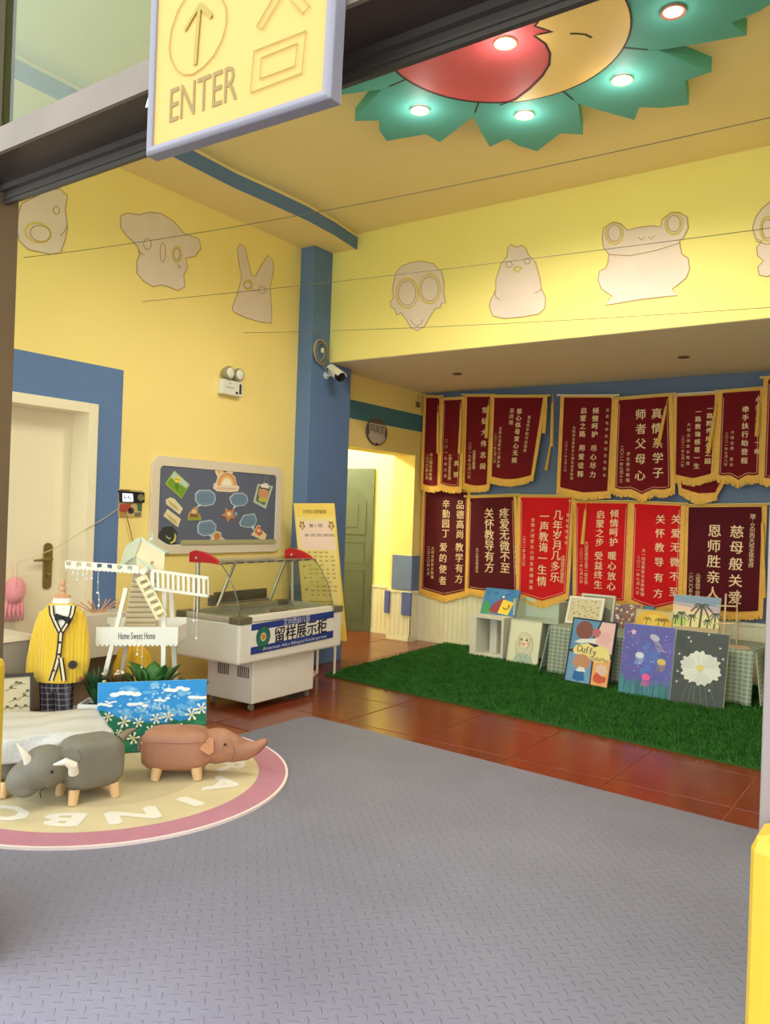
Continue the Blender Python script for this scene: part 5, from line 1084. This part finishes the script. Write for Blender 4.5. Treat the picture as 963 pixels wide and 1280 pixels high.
b = MB(); b.tube([F(-.185+.0, -.117*math.cos(k*.26-1.57)*0-.117, .215) if 0 else F(-.17+.33*k/8, -.1165, .222+.003*math.sin(k)) for k in range(9)], .0014, 5); b.tube([F(.285, -.068, .20), F(.295, -.072, .16), F(.285, -.068, .12)], .0025, 5); b.build('seam', cm((140, 94, 72)), t)
b = MB(); b.tube([F(-.185, 0, .23), F(-.205, 0, .20), F(-.207, 0, .15)], [.008, .006, .01], 8); b.build('tail', tanl, t, smooth=True)
# bull
F = Loc((-3.41, 2.42, 0), (-.25, -.97, 0)); t = thing('bull_stool', 'grey bull stool with white horns on the round rug in front of the bubble wrap', 'stool', F(0, 0, RZ), 'animal stools')
gry = mat('grey_leather', (124, 118, 106), .6, noise=(7, .12), bump=(120, .15))
b = MB(); b.rings(rbox_rings(F, -.15, .13, .115, .068, .315, 3.8))
b.ball(F(.205, 0, .20), (.118, .112, .10), 20, 14, (F.e, F.s, V((0, 0, 1))))
b.ball(F(.285, -.005, .165), (.100, .084, .076), 18, 12, ((F.e-V((0, 0, .5))).normalized(), F.s, (V((0, 0, 1))+F.e*.5).normalized()))
b.ball(F(.30, .01, .118), (.062, .066, .04), 16, 10, (F.e, F.s, V((0, 0, 1))))
o = b.build('body', gry, t, smooth='all'); mod_remesh(o, .007, 6)
stool_legs(F, ((.095, .08), (.095, -.08), (-.095, .08), (-.095, -.08)), RZ, .09, t, .026)
ivory = mat('ivory_horn', (238, 230, 212), .3)
b = MB(); b.tube([atd(37, 960, 3.74), atd(35, 950, 3.72), atd(29, 940, 3.71), atd(21, 929, 3.70)], [.024, .021, .014, .003], 12); b.build('horn', ivory, t, smooth=True)
b = MB(); b.tube([atd(92, 966, 3.68), atd(91, 957, 3.66), atd(82, 952, 3.645), atd(67, 956, 3.64)], [.024, .023, .017, .004], 12); b.build('horn', ivory, t, smooth=True)
b = MB(); b.plate([atd(x, y, 3.69) for x, y in ((76, 938), (88, 934), (98, 938), (102, 946), (98, 956), (90, 950), (80, 950))], -CF, .014); b.build('ear', gry, t, bevel=.004)
b = MB(); b.ball(atd(65, 965, 3.675), .008, 10, 6); b.build('eye', _mc['eye_black'], t, smooth='all')
b = MB(); b.tube([atd(54, 986, 3.62), atd(50, 990, 3.615), atd(51, 997, 3.615)], .003, 5); b.tube([atd(38, 986, 3.62), atd(46, 988, 3.61), atd(58, 984, 3.625)], .0022, 5); b.build('mouth_seam', cm((60, 56, 50)), t)
b = MB(); p = F(-.15, .02, .28); b.tube([p, p-F.e*.035+V((0, 0, .028)), p-F.e*.075+V((0, 0, .04))], [.02, .016, .004], 10); b.build('tail', mat('tail_brown', (136, 114, 92), .6), t, smooth=True)
# third stool under bubble wrap
F = Loc((-3.80, 2.34, 0), (-.12, -.99, 0)); t = thing('wrapped_stool', 'grey stool mostly hidden under white bubble wrap behind the bull stool', 'stool', F(0, 0, RZ), 'animal stools')
b = MB(); b.rings(rbox_rings(F, -.27, .24, .155, .075, .290, 4)); b.build('body', gry, t, smooth='all')
stool_legs(F, ((.17, .13), (.17, -.12), (-.2, .12), (-.2, -.12)), RZ, .09, t, .027)
wr = [at(118, 886, 2, .312), at(143, 916, 2, .300), at(8, 922, 2, .312), at(8, 893, 2, .312)]
wr[2] += (wr[2]-wr[1])*.12; wr[3] += (wr[3]-wr[0])*.12
bw_ = mat('bubble_wrap', (206, 202, 198), .3); nt = bw_.node_tree; bs_ = nt.nodes['Principled BSDF']
vo = nt.nodes.new('ShaderNodeTexVoronoi'); vo.inputs['Scale'].default_value = 75; vo.inputs['Randomness'].default_value = .12; tc_ = nt.nodes.new('ShaderNodeTexCoord'); nt.links.new(tc_.outputs['Object'], vo.inputs['Vector'])
bp_ = nt.nodes.new('ShaderNodeBump'); bp_.inputs['Strength'].default_value = .55; bp_.inputs['Distance'].default_value = .004; bp_.invert = True; nt.links.new(vo.outputs['Distance'], bp_.inputs['Height']); nt.links.new(bp_.outputs[0], bs_.inputs['Normal'])
b = MB(); nu, nv = 34, 30; vs = []
r2 = random.Random(4)
for j in range(nv+1):
    for i in range(nu+1):
        u = i/nu; v = j/nv
        if v <= .6:
            q_ = v/.6; p = wr[3].lerp(wr[0], u).lerp(wr[2].lerp(wr[1], u), q_); p = p+V((0, 0, .006*math.sin(9*u+3*q_)+.005*math.sin(17*q_+5*u)-.03*max(0, u-.8)*max(0, q_-.3)+.012*math.sin(math.pi*q_)))
        else:
            q_ = (v-.6)/.4; p = wr[2].lerp(wr[1], u); dr_ = (.12 if u < .35 else max(.022, .12-(u-.35)*.35)); fo = V((.5, -.55, 0)).normalized()
            p = p+fo*(.03*math.sin(q_*1.57)+.008*math.sin(12*u+q_*3)) + V((0, 0, .0-dr_*q_))
        vs.append(p)
b.add(vs, [(j*(nu+1)+i, j*(nu+1)+i+1, (j+1)*(nu+1)+i+1, (j+1)*(nu+1)+i) for j in range(nv) for i in range(nu)])
o = b.build('bubble_wrap', bw_, smooth='all'); m_ = o.modifiers.new('solid', 'SOLIDIFY'); m_.thickness = .004
o['label'] = 'crumpled white bubble wrap draped over the stool behind the bull'; o['category'] = 'bubble wrap'

# ================================================================== MANNEQUIN IN A YELLOW CARDIGAN
mz = lambda x, y, o=0: atd(x, y, 4.9+o)
t = thing('child_mannequin', 'headless child mannequin in yellow cardigan, black bow tie and dark plaid trousers', 'mannequin', (-4.42, 2.89, 0))
knit = mat('yellow_knit', (240, 196, 56), .85, sheen=.3); nt = knit.node_tree; bs_ = nt.nodes['Principled BSDF']
tc_ = nt.nodes.new('ShaderNodeTexCoord'); wv = nt.nodes.new('ShaderNodeTexWave'); wv.wave_type = 'BANDS'; wv.bands_direction = 'DIAGONAL'; wv.inputs['Scale'].default_value = 22; wv.inputs['Distortion'].default_value = .6
mp_ = nt.nodes.new('ShaderNodeMapping'); mp_.inputs['Scale'].default_value = (1, 1, 0); nt.links.new(tc_.outputs['Object'], mp_.inputs[0]); nt.links.new(mp_.outputs[0], wv.inputs['Vector'])
bp_ = nt.nodes.new('ShaderNodeBump'); bp_.inputs['Strength'].default_value = .6; bp_.inputs['Distance'].default_value = .006; nt.links.new(wv.outputs['Fac'], bp_.inputs['Height']); nt.links.new(bp_.outputs[0], bs_.inputs['Normal'])
lat = V((math.cos(YAW), math.sin(YAW), 0)); dep = V((-math.sin(YAW), math.cos(YAW), 0)); ppm = 1004/4.9
def ering(cx, y, hw, hd, n=24, o=0, e=2.3):
    c_ = mz(cx, y, o); return [c_+lat*(hw/ppm*math.copysign(abs(math.cos(a))**(2/e), math.cos(a)))+dep*(hd/ppm*math.copysign(abs(math.sin(a))**(2/e), math.sin(a))) for a in [2*math.pi*k/n for k in range(n)]]
b = MB(); b.rings([ering(78, 753, 13, 11), ering(78, 757, 18, 13), ering(78, 763, 23, 15), ering(77, 772, 25.5, 17), ering(76, 790, 26, 18), ering(75, 815, 27, 18.5), ering(74, 838, 28, 19), ering(74, 851, 27.5, 18.5)])
for pts in ([(60, 766), (54, 782), (48, 802), (43, 825), (41, 846)], [(95, 766), (99, 782), (102, 802), (103, 825), (99, 845)]):
    b.tube([mz(x, y) for x, y in pts], [10/ppm, 10.5/ppm, 10/ppm, 9.5/ppm, 9/ppm], 16)
o = b.build('cardigan', knit, t, smooth='all'); mod_remesh(o, .007, 5)
FRT = -.098
shm = mat('shirt_white', (240, 234, 226), .7); blk = mat('knit_black', (40, 30, 28), .8)
b = MB(); b.rings([ering(78, 762, 12, 10), ering(78, 754, 12.5, 10.5), ering(78, 747, 10.5, 9)]); b.build('shirt_collar', shm, t, smooth=True)
b = MB(); b.plate([mz(x, y, FRT+.004+.0012*abs(x-77)) for x, y in ((67, 757), (90, 757), (87, 770), (76, 790), (69, 772))], -dep, .03); b.build('shirt_front', shm, t)
def stripe(pts, w_, c_, o): bb = MB(); bb.ribbon([mz(x, y, FRT-o+.0009*abs(x-76)) for x, y in pts], -dep, w_, .003, c_); return bb
b = MB(); crm = mat('cream_knit', (240, 220, 180), .85)
L1 = [(64, 757), (65, 768), (70, 780), (76, 792)]; L2 = [(92, 757), (90, 768), (84, 780), (76, 792)]; L3 = [(76, 792), (75, 806), (73, 822), (69, 836), (64, 851)]; L4 = [(76, 822), (78, 836), (80, 851)]
for L_0 in (L1, L2, L3, L4):
    b.ribbon([mz(x, y, FRT-.004+.0012*abs(x-76)) for x, y in L_0], -dep, .034, .003, crm)
    for d_ in (-2.6, 2.6): b.ribbon([mz(x+d_, y, FRT-.0072+.0012*abs(x-76)) for x, y in L_0], -dep, .009, .0015, blk)
b.build('placket', None, t)
for y_, x_ in ((803, 75), (818, 73.5), (838, 67)): b = MB(); b.tube([mz(x_, y_, FRT-.008), mz(x_, y_, FRT-.013)], .007, 10); b.build('button', blk, t)
b = MB(); kx, ky = 78, 772
b.plate([mz(x, y, FRT-.012) for x, y in ((kx, ky-2), (kx-9, ky-5), (kx-10, ky+3), (kx-8, ky+4), (kx, ky+2))], -dep, .014); b.plate([mz(x, y, FRT-.012) for x, y in ((kx, ky-2), (kx+9, ky), (kx+8, ky+9), (kx+6, ky+8), (kx, ky+2))], -dep, .014); b.ball(mz(kx, ky, FRT-.014), .011, 8, 6); b.build('bow_tie', mat('bow_black', (22, 24, 24), .7), t, bevel=.003)
b = MB(); b.tube([mz(91, 831, FRT-.012+.03), mz(91, 831, FRT-.018+.03)], .026, 18); b.ball(mz(91, 831, FRT+.010), .007, 8, 6); b.build('badge', mat('badge_brown', (50, 42, 36), .7), t, smooth=True)
b = MB(); c_ = mz(78, 747); b.rings([[c_+lat*r_*math.cos(a)+dep*r_*math.sin(a)+V((0, 0, z)) for a in [2*math.pi*k/16 for k in range(16)]] for r_, z in ((.050, 0), (.048, .012), (.022, .022), (.016, .035), (.022, .048), (.020, .058), (.012, .066), (.015, .082), (.016, .098), (.006, .112))]); b.build('neck_finial', mat('finial_wood', (214, 160, 124), .5), t, smooth=True)
pl_m = mat('dark_plaid', (44, 36, 46), .85); nt = pl_m.node_tree; bs_ = nt.nodes['Principled BSDF']; tc_ = nt.nodes.new('ShaderNodeTexCoord')
wvs = []
for bd_, sc_ in (('Z', 9), ('X', 11)):
    wv = nt.nodes.new('ShaderNodeTexWave'); wv.bands_direction = bd_; wv.inputs['Scale'].default_value = sc_; wv.inputs['Distortion'].default_value = .8; nt.links.new(tc_.outputs['Object'], wv.inputs['Vector'])
    cr = nt.nodes.new('ShaderNodeValToRGB'); cr.color_ramp.elements[0].position = .80; cr.color_ramp.elements[0].color = (0, 0, 0, 1); cr.color_ramp.elements[1].position = .97; cr.color_ramp.elements[1].color = (.13, .12, .15, 1); nt.links.new(wv.outputs['Fac'], cr.inputs[0]); wvs.append(cr)
ad = nt.nodes.new('ShaderNodeMix'); ad.data_type = 'RGBA'; ad.blend_type = 'ADD'; ad.inputs[0].default_value = 1; nt.links.new(wvs[0].outputs[0], ad.inputs[6]); nt.links.new(wvs[1].outputs[0], ad.inputs[7])
a2 = nt.nodes.new('ShaderNodeMix'); a2.data_type = 'RGBA'; a2.blend_type = 'ADD'; a2.inputs[0].default_value = 1; a2.inputs[6].default_value = (*[lin(v) for v in (44, 36, 46)], 1); nt.links.new(ad.outputs[2], a2.inputs[7]); nt.links.new(a2.outputs[2], bs_.inputs['Base Color'])
b = MB(); b.rings([ering(71, 848, 20, 14), ering(71, 862, 20.5, 14)])
for x0, x1 in ((61.5, 61), (80, 80)): b.rings([ering(x0, 852, 11, 13), ering(x0, 868, 10.5, 12), ering(x1, 890, 10, 11), ering(x1, 902, 10, 11)])
b.build('trousers', pl_m, t, smooth=True)
b = MB(); p = mz(71, 900); b.tube([(p.x, p.y, .02), (p.x, p.y, .45)], .012, 10); b.rings([[(p.x+r_*math.cos(a), p.y+r_*math.sin(a), z) for a in [2*math.pi*k/24 for k in range(24)]] for r_, z in ((.15, 0), (.15, .012), (.03, .02))]); b.build('stand', mat('stand_metal', (140, 136, 130), .35, .6), t, smooth=True)
b = MB()
for k, (x, y) in enumerate(((97, 848), (101, 850), (104, 847), (100, 845))): b.ball(mz(x, y, -.01), .013, 8, 6)
t2 = b.build('pink_cuff_flower', mat('dusty_pink', (216, 120, 112), .8), t, smooth='all')

# ================================================================== WHITE CABINETS, FRAME, REEDS ALONG THE LEFT WALL
cwm = mat('cabinet_white', (226, 214, 196), .5)
t = thing('white_side_table', 'white low table with grey sides in front of the cream door', 'table', (-4.75, 2.5, 0))
b = box_(-4.96, -4.585, 2.0, 2.84, .60, .63); b.build('tabletop', cwm, t, bevel=.003)
b = box_(-4.94, -4.60, 2.02, 2.82, 0, .60); b.build('body', mat('cabinet_grey', (150, 140, 134), .6), t, bevel=.003)
t = thing('white_wall_cabinet', 'white open-bottomed cabinet against the blue band behind the windmill planter', 'cabinet', (-4.86, 3.5, 0))
for nm, z0, z1, y0, y1 in (('cabinet_box', .40, .69, 3.17, 3.70), ('bottom_board', .0, .04, 3.17, 3.70), ('side_board', .04, .40, 3.17, 3.20), ('side_board', .04, .40, 3.67, 3.70)):
    b = box_(-4.97, -4.73, y0, y1, z0, z1); b.build(nm, cwm, t, bevel=.003)
b = box_(-4.97, -4.95, 3.20, 3.67, .04, .40); b.build('back_board', cm((150, 128, 100)), t)
p = at(122, 775, 0, -4.85); t = thing('reed_bundle', 'small bundle of pinkish dried reeds on the white wall cabinet', 'dried reeds', (p.x, p.y, .69))
for k in range(9):
    a = (k-4)*.16; b = MB(); b.tube([(p.x, p.y+.01*(k-4), .691), (p.x+.01*(k % 3), p.y+.05*(k-4)*.7, .745), (p.x+.012*(k % 3), p.y+.05*(k-4), .79-.006*abs(k-4))], .0045, 5); b.build('reed', mat('pink_reed', (214, 158, 124), .7), t)
b = MB(); b.tube([(p.x, p.y-.03, .70), (p.x, p.y-.03, .70+.001)], .001, 4)
c = Canvas((-4.50, 2.33, .004), (-4.34, 2.70, .004), .44, 9).thing('dark_framed_picture', 'dark-framed cream picture of small branches leaning against the white side table', 'picture', 1, face=(206, 192, 160), edge=(60, 52, 48), frame=(52, 44, 42), fw=.02, group=None)
for k in range(12):
    x, y = rn.uniform(.55, .9), rn.uniform(.1, .85); c.ln([(x, y), (x+.08, y+.03), (x+.15, y+.02)], .004, (110, 100, 70)).e(x+.08, y+.04, .025, (92, 96, 70), .02)
c.done()

# ================================================================== WINDMILL PLANTER STAND
wq = lambda x, y, o=0: atd(x, y, 5.0+o)
wht = mat('windmill_white', (238, 232, 220), .5)
t = thing('windmill_planter', 'white decorative windmill planter stand with slatted sails and a lettered tray', 'windmill', (-4.05, 3.25, 0))
for (x0, y0, x1, o0, o1) in ((158, 735, 114, .0, -.04), (206, 735, 203, .0, -.04), (170, 736, 140, .16, .26), (214, 738, 222, .16, .26)):
    A = wq(x0, y0, o0); B_ = wq(x1, 915, o1); k = A.z/(A.z-B_.z); B_ = A+(B_-A)*k; B_.z = .003
    d = (B_-A).normalized(); x_ = d.cross(dep).normalized()*.013; y_ = x_.cross(d).normalized()*.010
    b = MB(); b.rings([[P0-x_-y_, P0+x_-y_, P0+x_+y_, P0-x_+y_] for P0 in (A, B_)]); b.build('leg', wht, t)
mint = mat('roof_mint', (214, 224, 206), .5); crp = mat('gable_cream', (242, 220, 180), .5)
gb_ = [(177, 673), (206, 691), (205, 716), (172, 712), (170, 694)]; bk = wq(156, 686, .16)-wq(177, 673, 0)
g0 = [wq(x, y) for x, y in gb_]
b = MB(); b.plate(g0, -dep, .012); b.build('gable', crp, t)
b = MB(); q0 = [wq(177, 672, -.01), wq(168, 697, -.01)]; q1 = [wq(160, 682, .2), wq(150, 712, .14)]; b.plate([q0[0], q0[1], q1[1], q1[0]], (q0[1]-q0[0]).cross(q1[0]-q0[0]), .012); b.build('roof_panel', mint, t)
b = MB(); q1 = [wq(188, 683, .2), wq(198, 700, .2)]; b.plate([wq(177, 672, -.01), wq(207, 691, -.01), wq(212, 690, .18), wq(184, 675, .2)], (wq(207, 691)-wq(177, 672)).cross(dep), .012); b.build('roof_panel', mint, t)
b = MB(); b.plate([wq(150, 712, .14), wq(170, 696, -.005), wq(190, 708, -.02), wq(196, 716, -.02), wq(160, 717, .1)], V((0, 0, 1))*-.3-dep, .01); b.build('eave_panel', mint, t)
b = MB(); b.tube([wq(190, 703, -.002), wq(190, 703, -.01)], .008, 10); b.build('gable_hole', cm((170, 130, 90)), t)
# tower louvres
b = MB(); Tq = [(166, 716), (198, 716), (192, 770), (158, 800), (152, 800)]
b.plate([wq(x, y, .14) for x, y in ((166, 716), (200, 716), (194, 790), (152, 800))], -dep, .008); b.build('tower_panel', mat('tower_beige', (224, 206, 172), .6), t)
for k in range(11): y = 726+k*6.4; b = MB(); b.obox(wq(165-k*1.1, y, .125), wq(198-k*.5, y, .125)-wq(165-k*1.1, y, .125), (0, 0, .012), dep*.012-V((0, 0, .012))); b.build('louvre', mat('louvre_beige', (206, 186, 150), .6), t)
# sails
hub = wq(180, 714, -.05)
b = MB(); b.tube([hub+dep*.09, hub-dep*.025], .020, 12); b.build('hub', wht, t, smooth=True)
def sail(a, c_, wv_, n, name, scal=False, m=wht):
    s0 = thing
    A = V(a); C2 = V(c_); d = C2-A; b = MB(); th_ = dep*.012
    b.obox(A-wv_*.5, d, wv_*.14, th_); b.obox(A+wv_*.36, d, wv_*.14, th_); b.obox(A-wv_*.5, d*.02, wv_, th_); b.obox(A+d*.98-wv_*.5, d*.02, wv_, th_)
    o = b.build(name, m, t)
    for k in range(n):
        b = MB(); b.obox(A+d*(.02+.96*k/n)-wv_*.38, d*(.5/n), wv_*.76, th_*.8); b.build('slat', m, o)
    if scal:
        b = MB(); q_ = 18
        for k in range(q_): p = A+d*(k+.5)/q_+wv_*.5; b.tube([p, p+th_], d.length/q_*.52, 8)
        b.build('scalloped_edge', m, o)
    return o
pz = lambda x, y: wq(x, y, -.06)
sail(pz(188, 724), pz(261, 734), pz(188, 711)-pz(188, 737), 11, 'sail')
sail(pz(174, 711), pz(81, 704.5), pz(120, 711)-pz(120, 703), 7, 'sail', True)
wl_ = (pz(180, 778)-pz(194, 771)); sail(pz(176, 720), pz(203, 772), pz(184, 750)-pz(196, 744), 6, 'sail', True, mat('windmill_cream', (240, 228, 186), .5))
sail(pz(186, 706)+dep*.05, pz(168, 668)+dep*.35, (pz(184, 750)-pz(194, 745))*.5, 4, 'sail', False, mint)
# tray
b = MB(); a0_ = wq(120, 784, -.03); a1_ = wq(223, 784, -.03); hgt = V((0, 0, -.105)); b.obox(a0_, a1_-a0_, dep*.015, hgt); front = b.build('tray_front', wht, t, bevel=.002)
b = MB(); n = 18
for k in range(n): p = a0_.lerp(a1_, (k+.5)/n)+hgt; b.tube([p+dep*.001, p+dep*.013], .0135, 8)
b.build('scalloped_edge', wht, front)
b = MB(); b.obox(a0_+dep*.20+V((0, 0, .035)), a1_-a0_, dep*.012, hgt); b.obox(a0_+dep*.015, (a1_-a0_)*.02, dep*.185, hgt); b.obox(a0_+dep*.015+(a1_-a0_)*.98, (a1_-a0_)*.02, dep*.185, hgt); b.obox(a0_+dep*.015+hgt, (a1_-a0_), dep*.185, V((0, 0, .01))); b.build('tray_box', wht, t)
b = MB(); c0_ = a0_.lerp(a1_, .50)+hgt*.50-dep*.001; lu = (a1_-a0_).normalized()
tf = lambda x, y: c0_+lu*x+V((0, 0, y))
for k in range(2): put_line(b, 'Home Sweet Home', 0, .0, .062, lambda x, y: tf(x+.0008*k, y)-dep*.0006*k, width=.23)
b.build('lettering', cm((54, 46, 50)), front, kind='stuff')
# bead strings
bead = mat('bead_white', (240, 240, 244), .2)
for k, (x0, y0, L_0) in enumerate(((92, 708, 8), (97, 709, 16), (104, 709, 10), (109, 710, 14), (115, 711, 12), (123, 711, 30), (124, 741, 16), (243, 746, 30), (247, 748, 50), (172, 806, 12), (178, 806, 28))):
    b = MB(); a = pz(x0, y0); e_ = pz(x0-L_0*.03, y0+L_0); b.tube([a, e_], .0015, 4); b.ball(e_, .008, 8, 6); b.ball(a.lerp(e_, .55), .005, 8, 6); b.build('bead_string', bead, t, smooth='all')
b = MB(); b.tube([pz(81, 702), pz(81, 703)], .004, 5)
# wire hook behind
b = MB(); b.tube([wq(181, 735, .2), wq(184, 760, .2), wq(190, 782, .2)], .006, 6); b.tube([wq(194, 735, .2), wq(186, 760, .2), wq(180, 784, .2)], .006, 6); b.build('crossed_sticks', cm((150, 96, 56)), t)

# ================================================================== YELLOW DRAPED STOOL, PLANTERS AND PLANTS
t = thing('yellow_pouf', 'yellow fabric pouf with gathered folds under the windmill tray', 'pouf', (-4.46, 3.48, 0))
rs = []
for z, r_, am in ((0, .150, .01), (.03, .160, .012), (.15, .155, .010), (.28, .140, .008), (.36, .125, .008), (.42, .105, .012), (.47, .085, .016), (.50, .05, .012), (.515, .02, .004)):
    rs.append([(-4.46+(r_+am*math.sin(9*a+z*14))*math.cos(a), 3.48+(r_+am*math.sin(9*a+z*14))*math.sin(a), z) for a in [2*math.pi*k/48 for k in range(48)]])
b = MB(); b.rings(rs); b.build('cover', mat('yellow_fabric', (232, 184, 50), .8, noise=(6, .06)), t, smooth='all')
b = MB(); b.tube([(-4.46+.168*math.cos(a), 3.48+.168*math.sin(a), .30+.012*math.sin(3*a)) for a in [2*math.pi*k/30 for k in range(30)]], .006, 6, closed=True); b.build('cord_trim', cm((206, 150, 40)), t)
t = thing('white_planter_box', 'white long planter box behind the daisy painting, holding the plants', 'planter', (-4.05, 3.0, 0))
pa = atd(97, 880, 4.78); pbx = atd(214, 880, 4.78); pa.z = 0; pbx.z = 0; pl_ = pbx-pa; PD = dep*.17; PH = .25
for nm, O_, a, b2, h_ in (('front_panel', pa, pl_, dep*.012, PH), ('back_panel', pa+PD, pl_, dep*.012, PH), ('end_panel', pa+dep*.012, pl_*.02, PD-dep*.012, PH), ('end_panel', pa+dep*.012+pl_*.98, pl_*.02, PD-dep*.012, PH), ('soil', pa+dep*.012+pl_*.02, pl_*.96, PD-dep*.012, PH-.03)):
    b = MB(); b.obox(O_+V((0, 0, .002)), a, b2, (0, 0, h_)); b.build(nm, mat('planter_white', (236, 234, 232), .45) if nm != 'soil' else cm((60, 44, 34), .9), t)
leafm = [mat('leaf_green', (66, 118, 52), .45, noise=(20, .15)), mat('leaf_dark_green', (44, 88, 48), .45, noise=(20, .15)), mat('leaf_yellow_green', (128, 150, 62), .5)]
def leaf(base, tip, wd_, droop, m, parent):
    base, tip = V(base), V(tip); d = tip-base; sdv = d.cross(V((0, 0, 1))); sdv = (sdv.normalized() if sdv.length > 1e-4 else lat)*wd_; b = MB(); rows = []
    for k, w_ in enumerate((.06, .55, .95, 1, .7, .3, .02)):
        s_ = k/6; p = base+d*s_+V((0, 0, droop*math.sin(s_*math.pi)))
        rows.append([p-sdv*w_+V((0, 0, .15*wd_*w_)), p, p+sdv*w_+V((0, 0, .15*wd_*w_))])
    b.add([p for r_ in rows for p in r_], [(i*3+j, i*3+j+1, i*3+j+4, i*3+j+3) for i in range(6) for j in range(2)])
    o = b.build('leaf', m, parent, smooth='all'); sm = o.modifiers.new('solid', 'SOLIDIFY'); sm.thickness = .002; return o
rl = random.Random(9)
def plant(name, label, x, n, spread, h_, wd_, m, stuff=False, off=.09, zb_=PH-.025, ln_=None):
    c_ = pa+pl_*x+dep*off if isinstance(x, float) else V(x); root = V((c_.x, c_.y, zb_)); t = thing(name, label, 'plant', root, None); mb = MB()
    for k in range(n):
        a = rl.uniform(0, 6.28); r_ = spread*rl.uniform(.35, 1); tip = root+lat*r_*math.cos(a)+dep*r_*.7*math.sin(a)+V((0, 0, h_*rl.uniform(.5, 1)))
        if stuff: 
            mid = root.lerp(tip, .5)+V((0, 0, h_*.18)); sd_ = (tip-root).cross(V((0, 0, 1))).normalized()*wd_
            i = len(mb.v); mb.v += [tuple(root-sd_), tuple(root+sd_), tuple(mid+sd_), tuple(mid-sd_), tuple(tip)]; mb.f += [[i, i+1, i+2, i+3], [i+3, i+2, i+4]]; mb.mi += [0, 0]
        else:
            bs0 = root.lerp(tip, .45)+V((0, 0, .02)); b = MB(); b.tube([root, root.lerp(bs0, .5)+V((0, 0, .015)), bs0], .0035, 5); s_ = b.build('stem', leafm[2], t); leaf(bs0, tip, wd_*rl.uniform(.8, 1.15), .02, m if k % 3 else leafm[(leafm.index(m)+1) % 2], t)
    if stuff: mb.build('foliage', m, t, kind='stuff')
    return t, root
plant('grassy_plant', 'fine-leaved green plant in the white planter beside the mannequin', .14, 260, .15, .24, .004, leafm[1], True)
t, root = plant('flowering_plant', 'small plant with brownish leaves and pale flowers in the white planter', .40, 160, .13, .24, .008, mat('leaf_brown', (104, 84, 52), .6), True)
for k in range(14):
    p = root+lat*rl.uniform(-.12, .12)+dep*rl.uniform(-.08, .05)+V((0, 0, rl.uniform(.13, .22))); b = MB(); b.ball(p, (.012, .012, .008), 7, 5); b.build('flower', mat('flower_pale', (232, 206, 176), .7), t, smooth='all')
plant('broad_leaf_plant', 'broad-leaved dark green plant at the planter end under the windmill tray', .74, 22, .22, .29, .05, leafm[0])
t = thing('floor_pot', 'small terracotta pot with the trailing plant beside the freezer', 'pot', atd(232, 905, 5.1)*1.0)
pp = atd(232, 905, 5.1); pp.z = 0; b = MB(); b.rings([[(pp.x+r_*math.cos(a), pp.y+r_*math.sin(a), z) for a in [2*math.pi*k/20 for k in range(20)]] for r_, z in ((.05, .001), (.072, .13), (.078, .13), (.078, .15), (.066, .15), (.064, .125))]); b.build('pot_body', mat('terracotta', (150, 92, 66), .7), t, smooth=True)
plant('trailing_plant', 'trailing yellow-green plant between the daisy painting and the freezer', (pp.x, pp.y, 0), 18, .19, .24, .045, leafm[1], zb_=.126)
